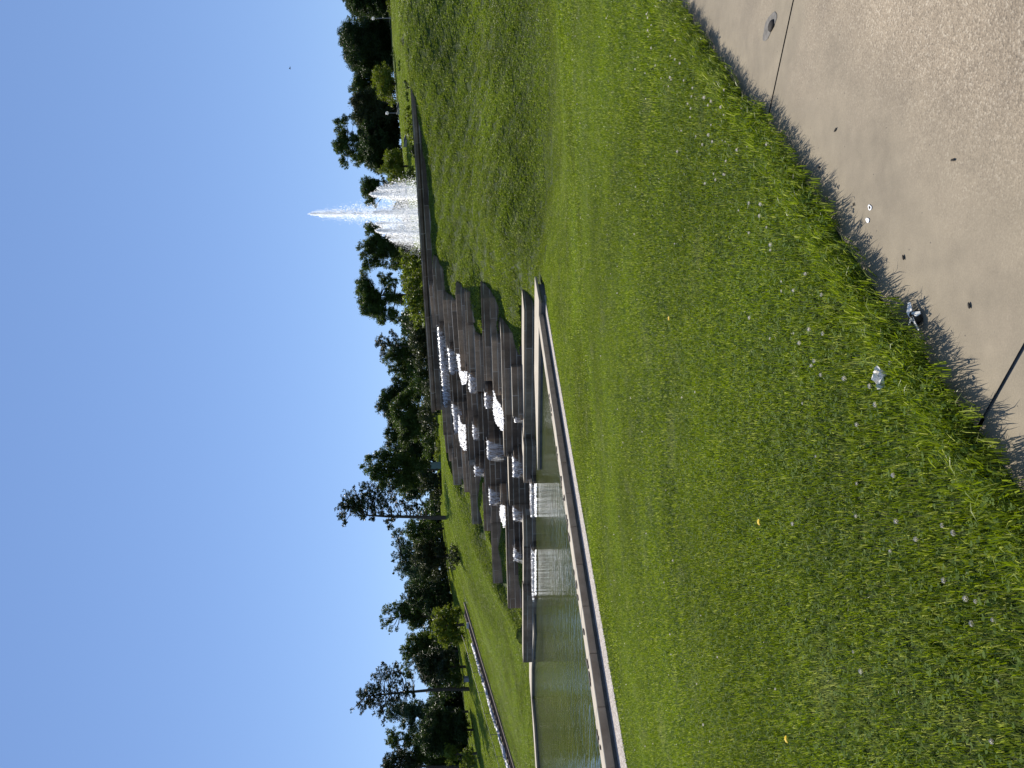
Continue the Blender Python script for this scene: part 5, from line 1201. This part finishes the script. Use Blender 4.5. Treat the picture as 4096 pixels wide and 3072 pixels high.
def place(X, Y, quarter, jit=0.0):
    e = .25; Z = lawn_z(X, Y); sx = (lawn_z(X + e, Y) - lawn_z(X - e, Y)) / (2 * e); sy = (lawn_z(X, Y + e) - lawn_z(X, Y - e)) / (2 * e)
    Rt = []
    for i in range(len(X)):
        up = Vector((-sx[i], -sy[i], 1)).normalized(); a = (rng.integers(0, 4) * math.pi / 2) if quarter else rng.uniform(0, 6.28)
        tx = Vector((math.cos(a), math.sin(a), 0)); tx = (tx - up * tx.dot(up)).normalized(); ty = up.cross(tx)
        Rt.append(tuple(Matrix((tx, ty, up)).transposed().to_euler()))
    return np.stack([X, Y, Z], -1), np.array(Rt)
for (sz, l_), (X, Y) in sorted(pts_by.items()):
    dn, h0, h1, wd = DENS[l_]; cnt = max(12, int(dn * sz * sz * 1.08)); edge = sz <= .25
    near_edge = edge and l_ == 0
    tiles = [blade_tile(sz, cnt, h0, h1 * (1.1 if near_edge else 1), wd, {0: .035, 1: .03, 2: .0, 3: 0, 4: 0, 5: 0}[l_], 100 * l_ + int(sz * 8) * 7 + v, {3: .65, 4: .7}.get(l_, .55), .02 if edge else .01, {0: .085, 1: .12, 2: .2, 3: .36, 4: .5, 5: .8}[l_]) for v in range(4 if sz >= .5 else 6)]
    P, Rt = place(X, Y, not edge)
    sc_ = np.ones((len(X), 3)) * (1.0 if sz < 2 else 1.0)
    dE = dist_polyline(X, Y, PATH_EDGE)
    big_ = .86 + .28 * (.5 + .5 * np.sin(X * .9 + 1.3 * np.sin(Y * .7)) * np.sin(Y * 1.1 + X * .3))
    sc_[:, 2] = big_ * np.where(dE < .45, 1.12, 1.0)
    instancer('grass', P, Rt, tiles, scl=sc_)
# shaggy fringe hanging over the path
fr_ = resample(PATH_EDGE, .035); fr_ = [p for p in fr_ if visible(np.array([p[0]]), np.array([p[1]]), .6)[0]]
fp = np.array([p + rng.normal(0, .022, 2) for p in offset_line(fr_, sgn * .025)]); zf_ = .05 + rng.uniform(0, .035, len(fp))
nrm_ = np.array([offset_line(fr_, -sgn * 1.0)[i] - fr_[i] for i in range(len(fr_))]); az_ = np.arctan2(nrm_[:, 1], nrm_[:, 0]) + rng.normal(0, .5, len(fp))
tl_ = [blade_tile(.10, 70, .04, .095, .0042, .03, 900 + v, .35, .02) for v in range(6)]
instancer('grass', np.stack([fp[:, 0], fp[:, 1], zf_], -1), np.stack([rng.normal(0, .12, len(fp)), rng.uniform(.1, .75, len(fp)), az_], -1), tl_, scl=np.stack([np.ones(len(fp)), np.ones(len(fp)), rng.uniform(.45, .9, len(fp))], -1))
# white clover, thickest beside the path
nf = 24000; X = rng.uniform(-9, 12, nf); Y = rng.uniform(.8, 17, nf); dE = dist_polyline(X, Y, PATH_EDGE)
pat = .5 + .5 * np.sin(X * 1.7 + 2 * np.sin(Y * 1.1)) * np.sin(Y * 1.9 + X)
k = allowed(X, Y) & visible(X, Y, .5) & (rng.uniform(0, 1, nf) < (.008 + .42 * np.exp(-((dE - .30) / .30) ** 2) + .04 * pat ** 5)) ; X, Y = X[k], Y[k]
P, Rt = place(X, Y, False); s_ = rng.uniform(.5, .95, len(X)); instancer('clover_flowers', P, Rt, [flower_tile(1)], scl=np.stack([s_, s_, s_ * rng.uniform(.7, 1.05, len(X))], -1))
print('grass cells', {k_: len(v_[0]) for k_, v_ in pts_by.items()}, 'clover', len(P))
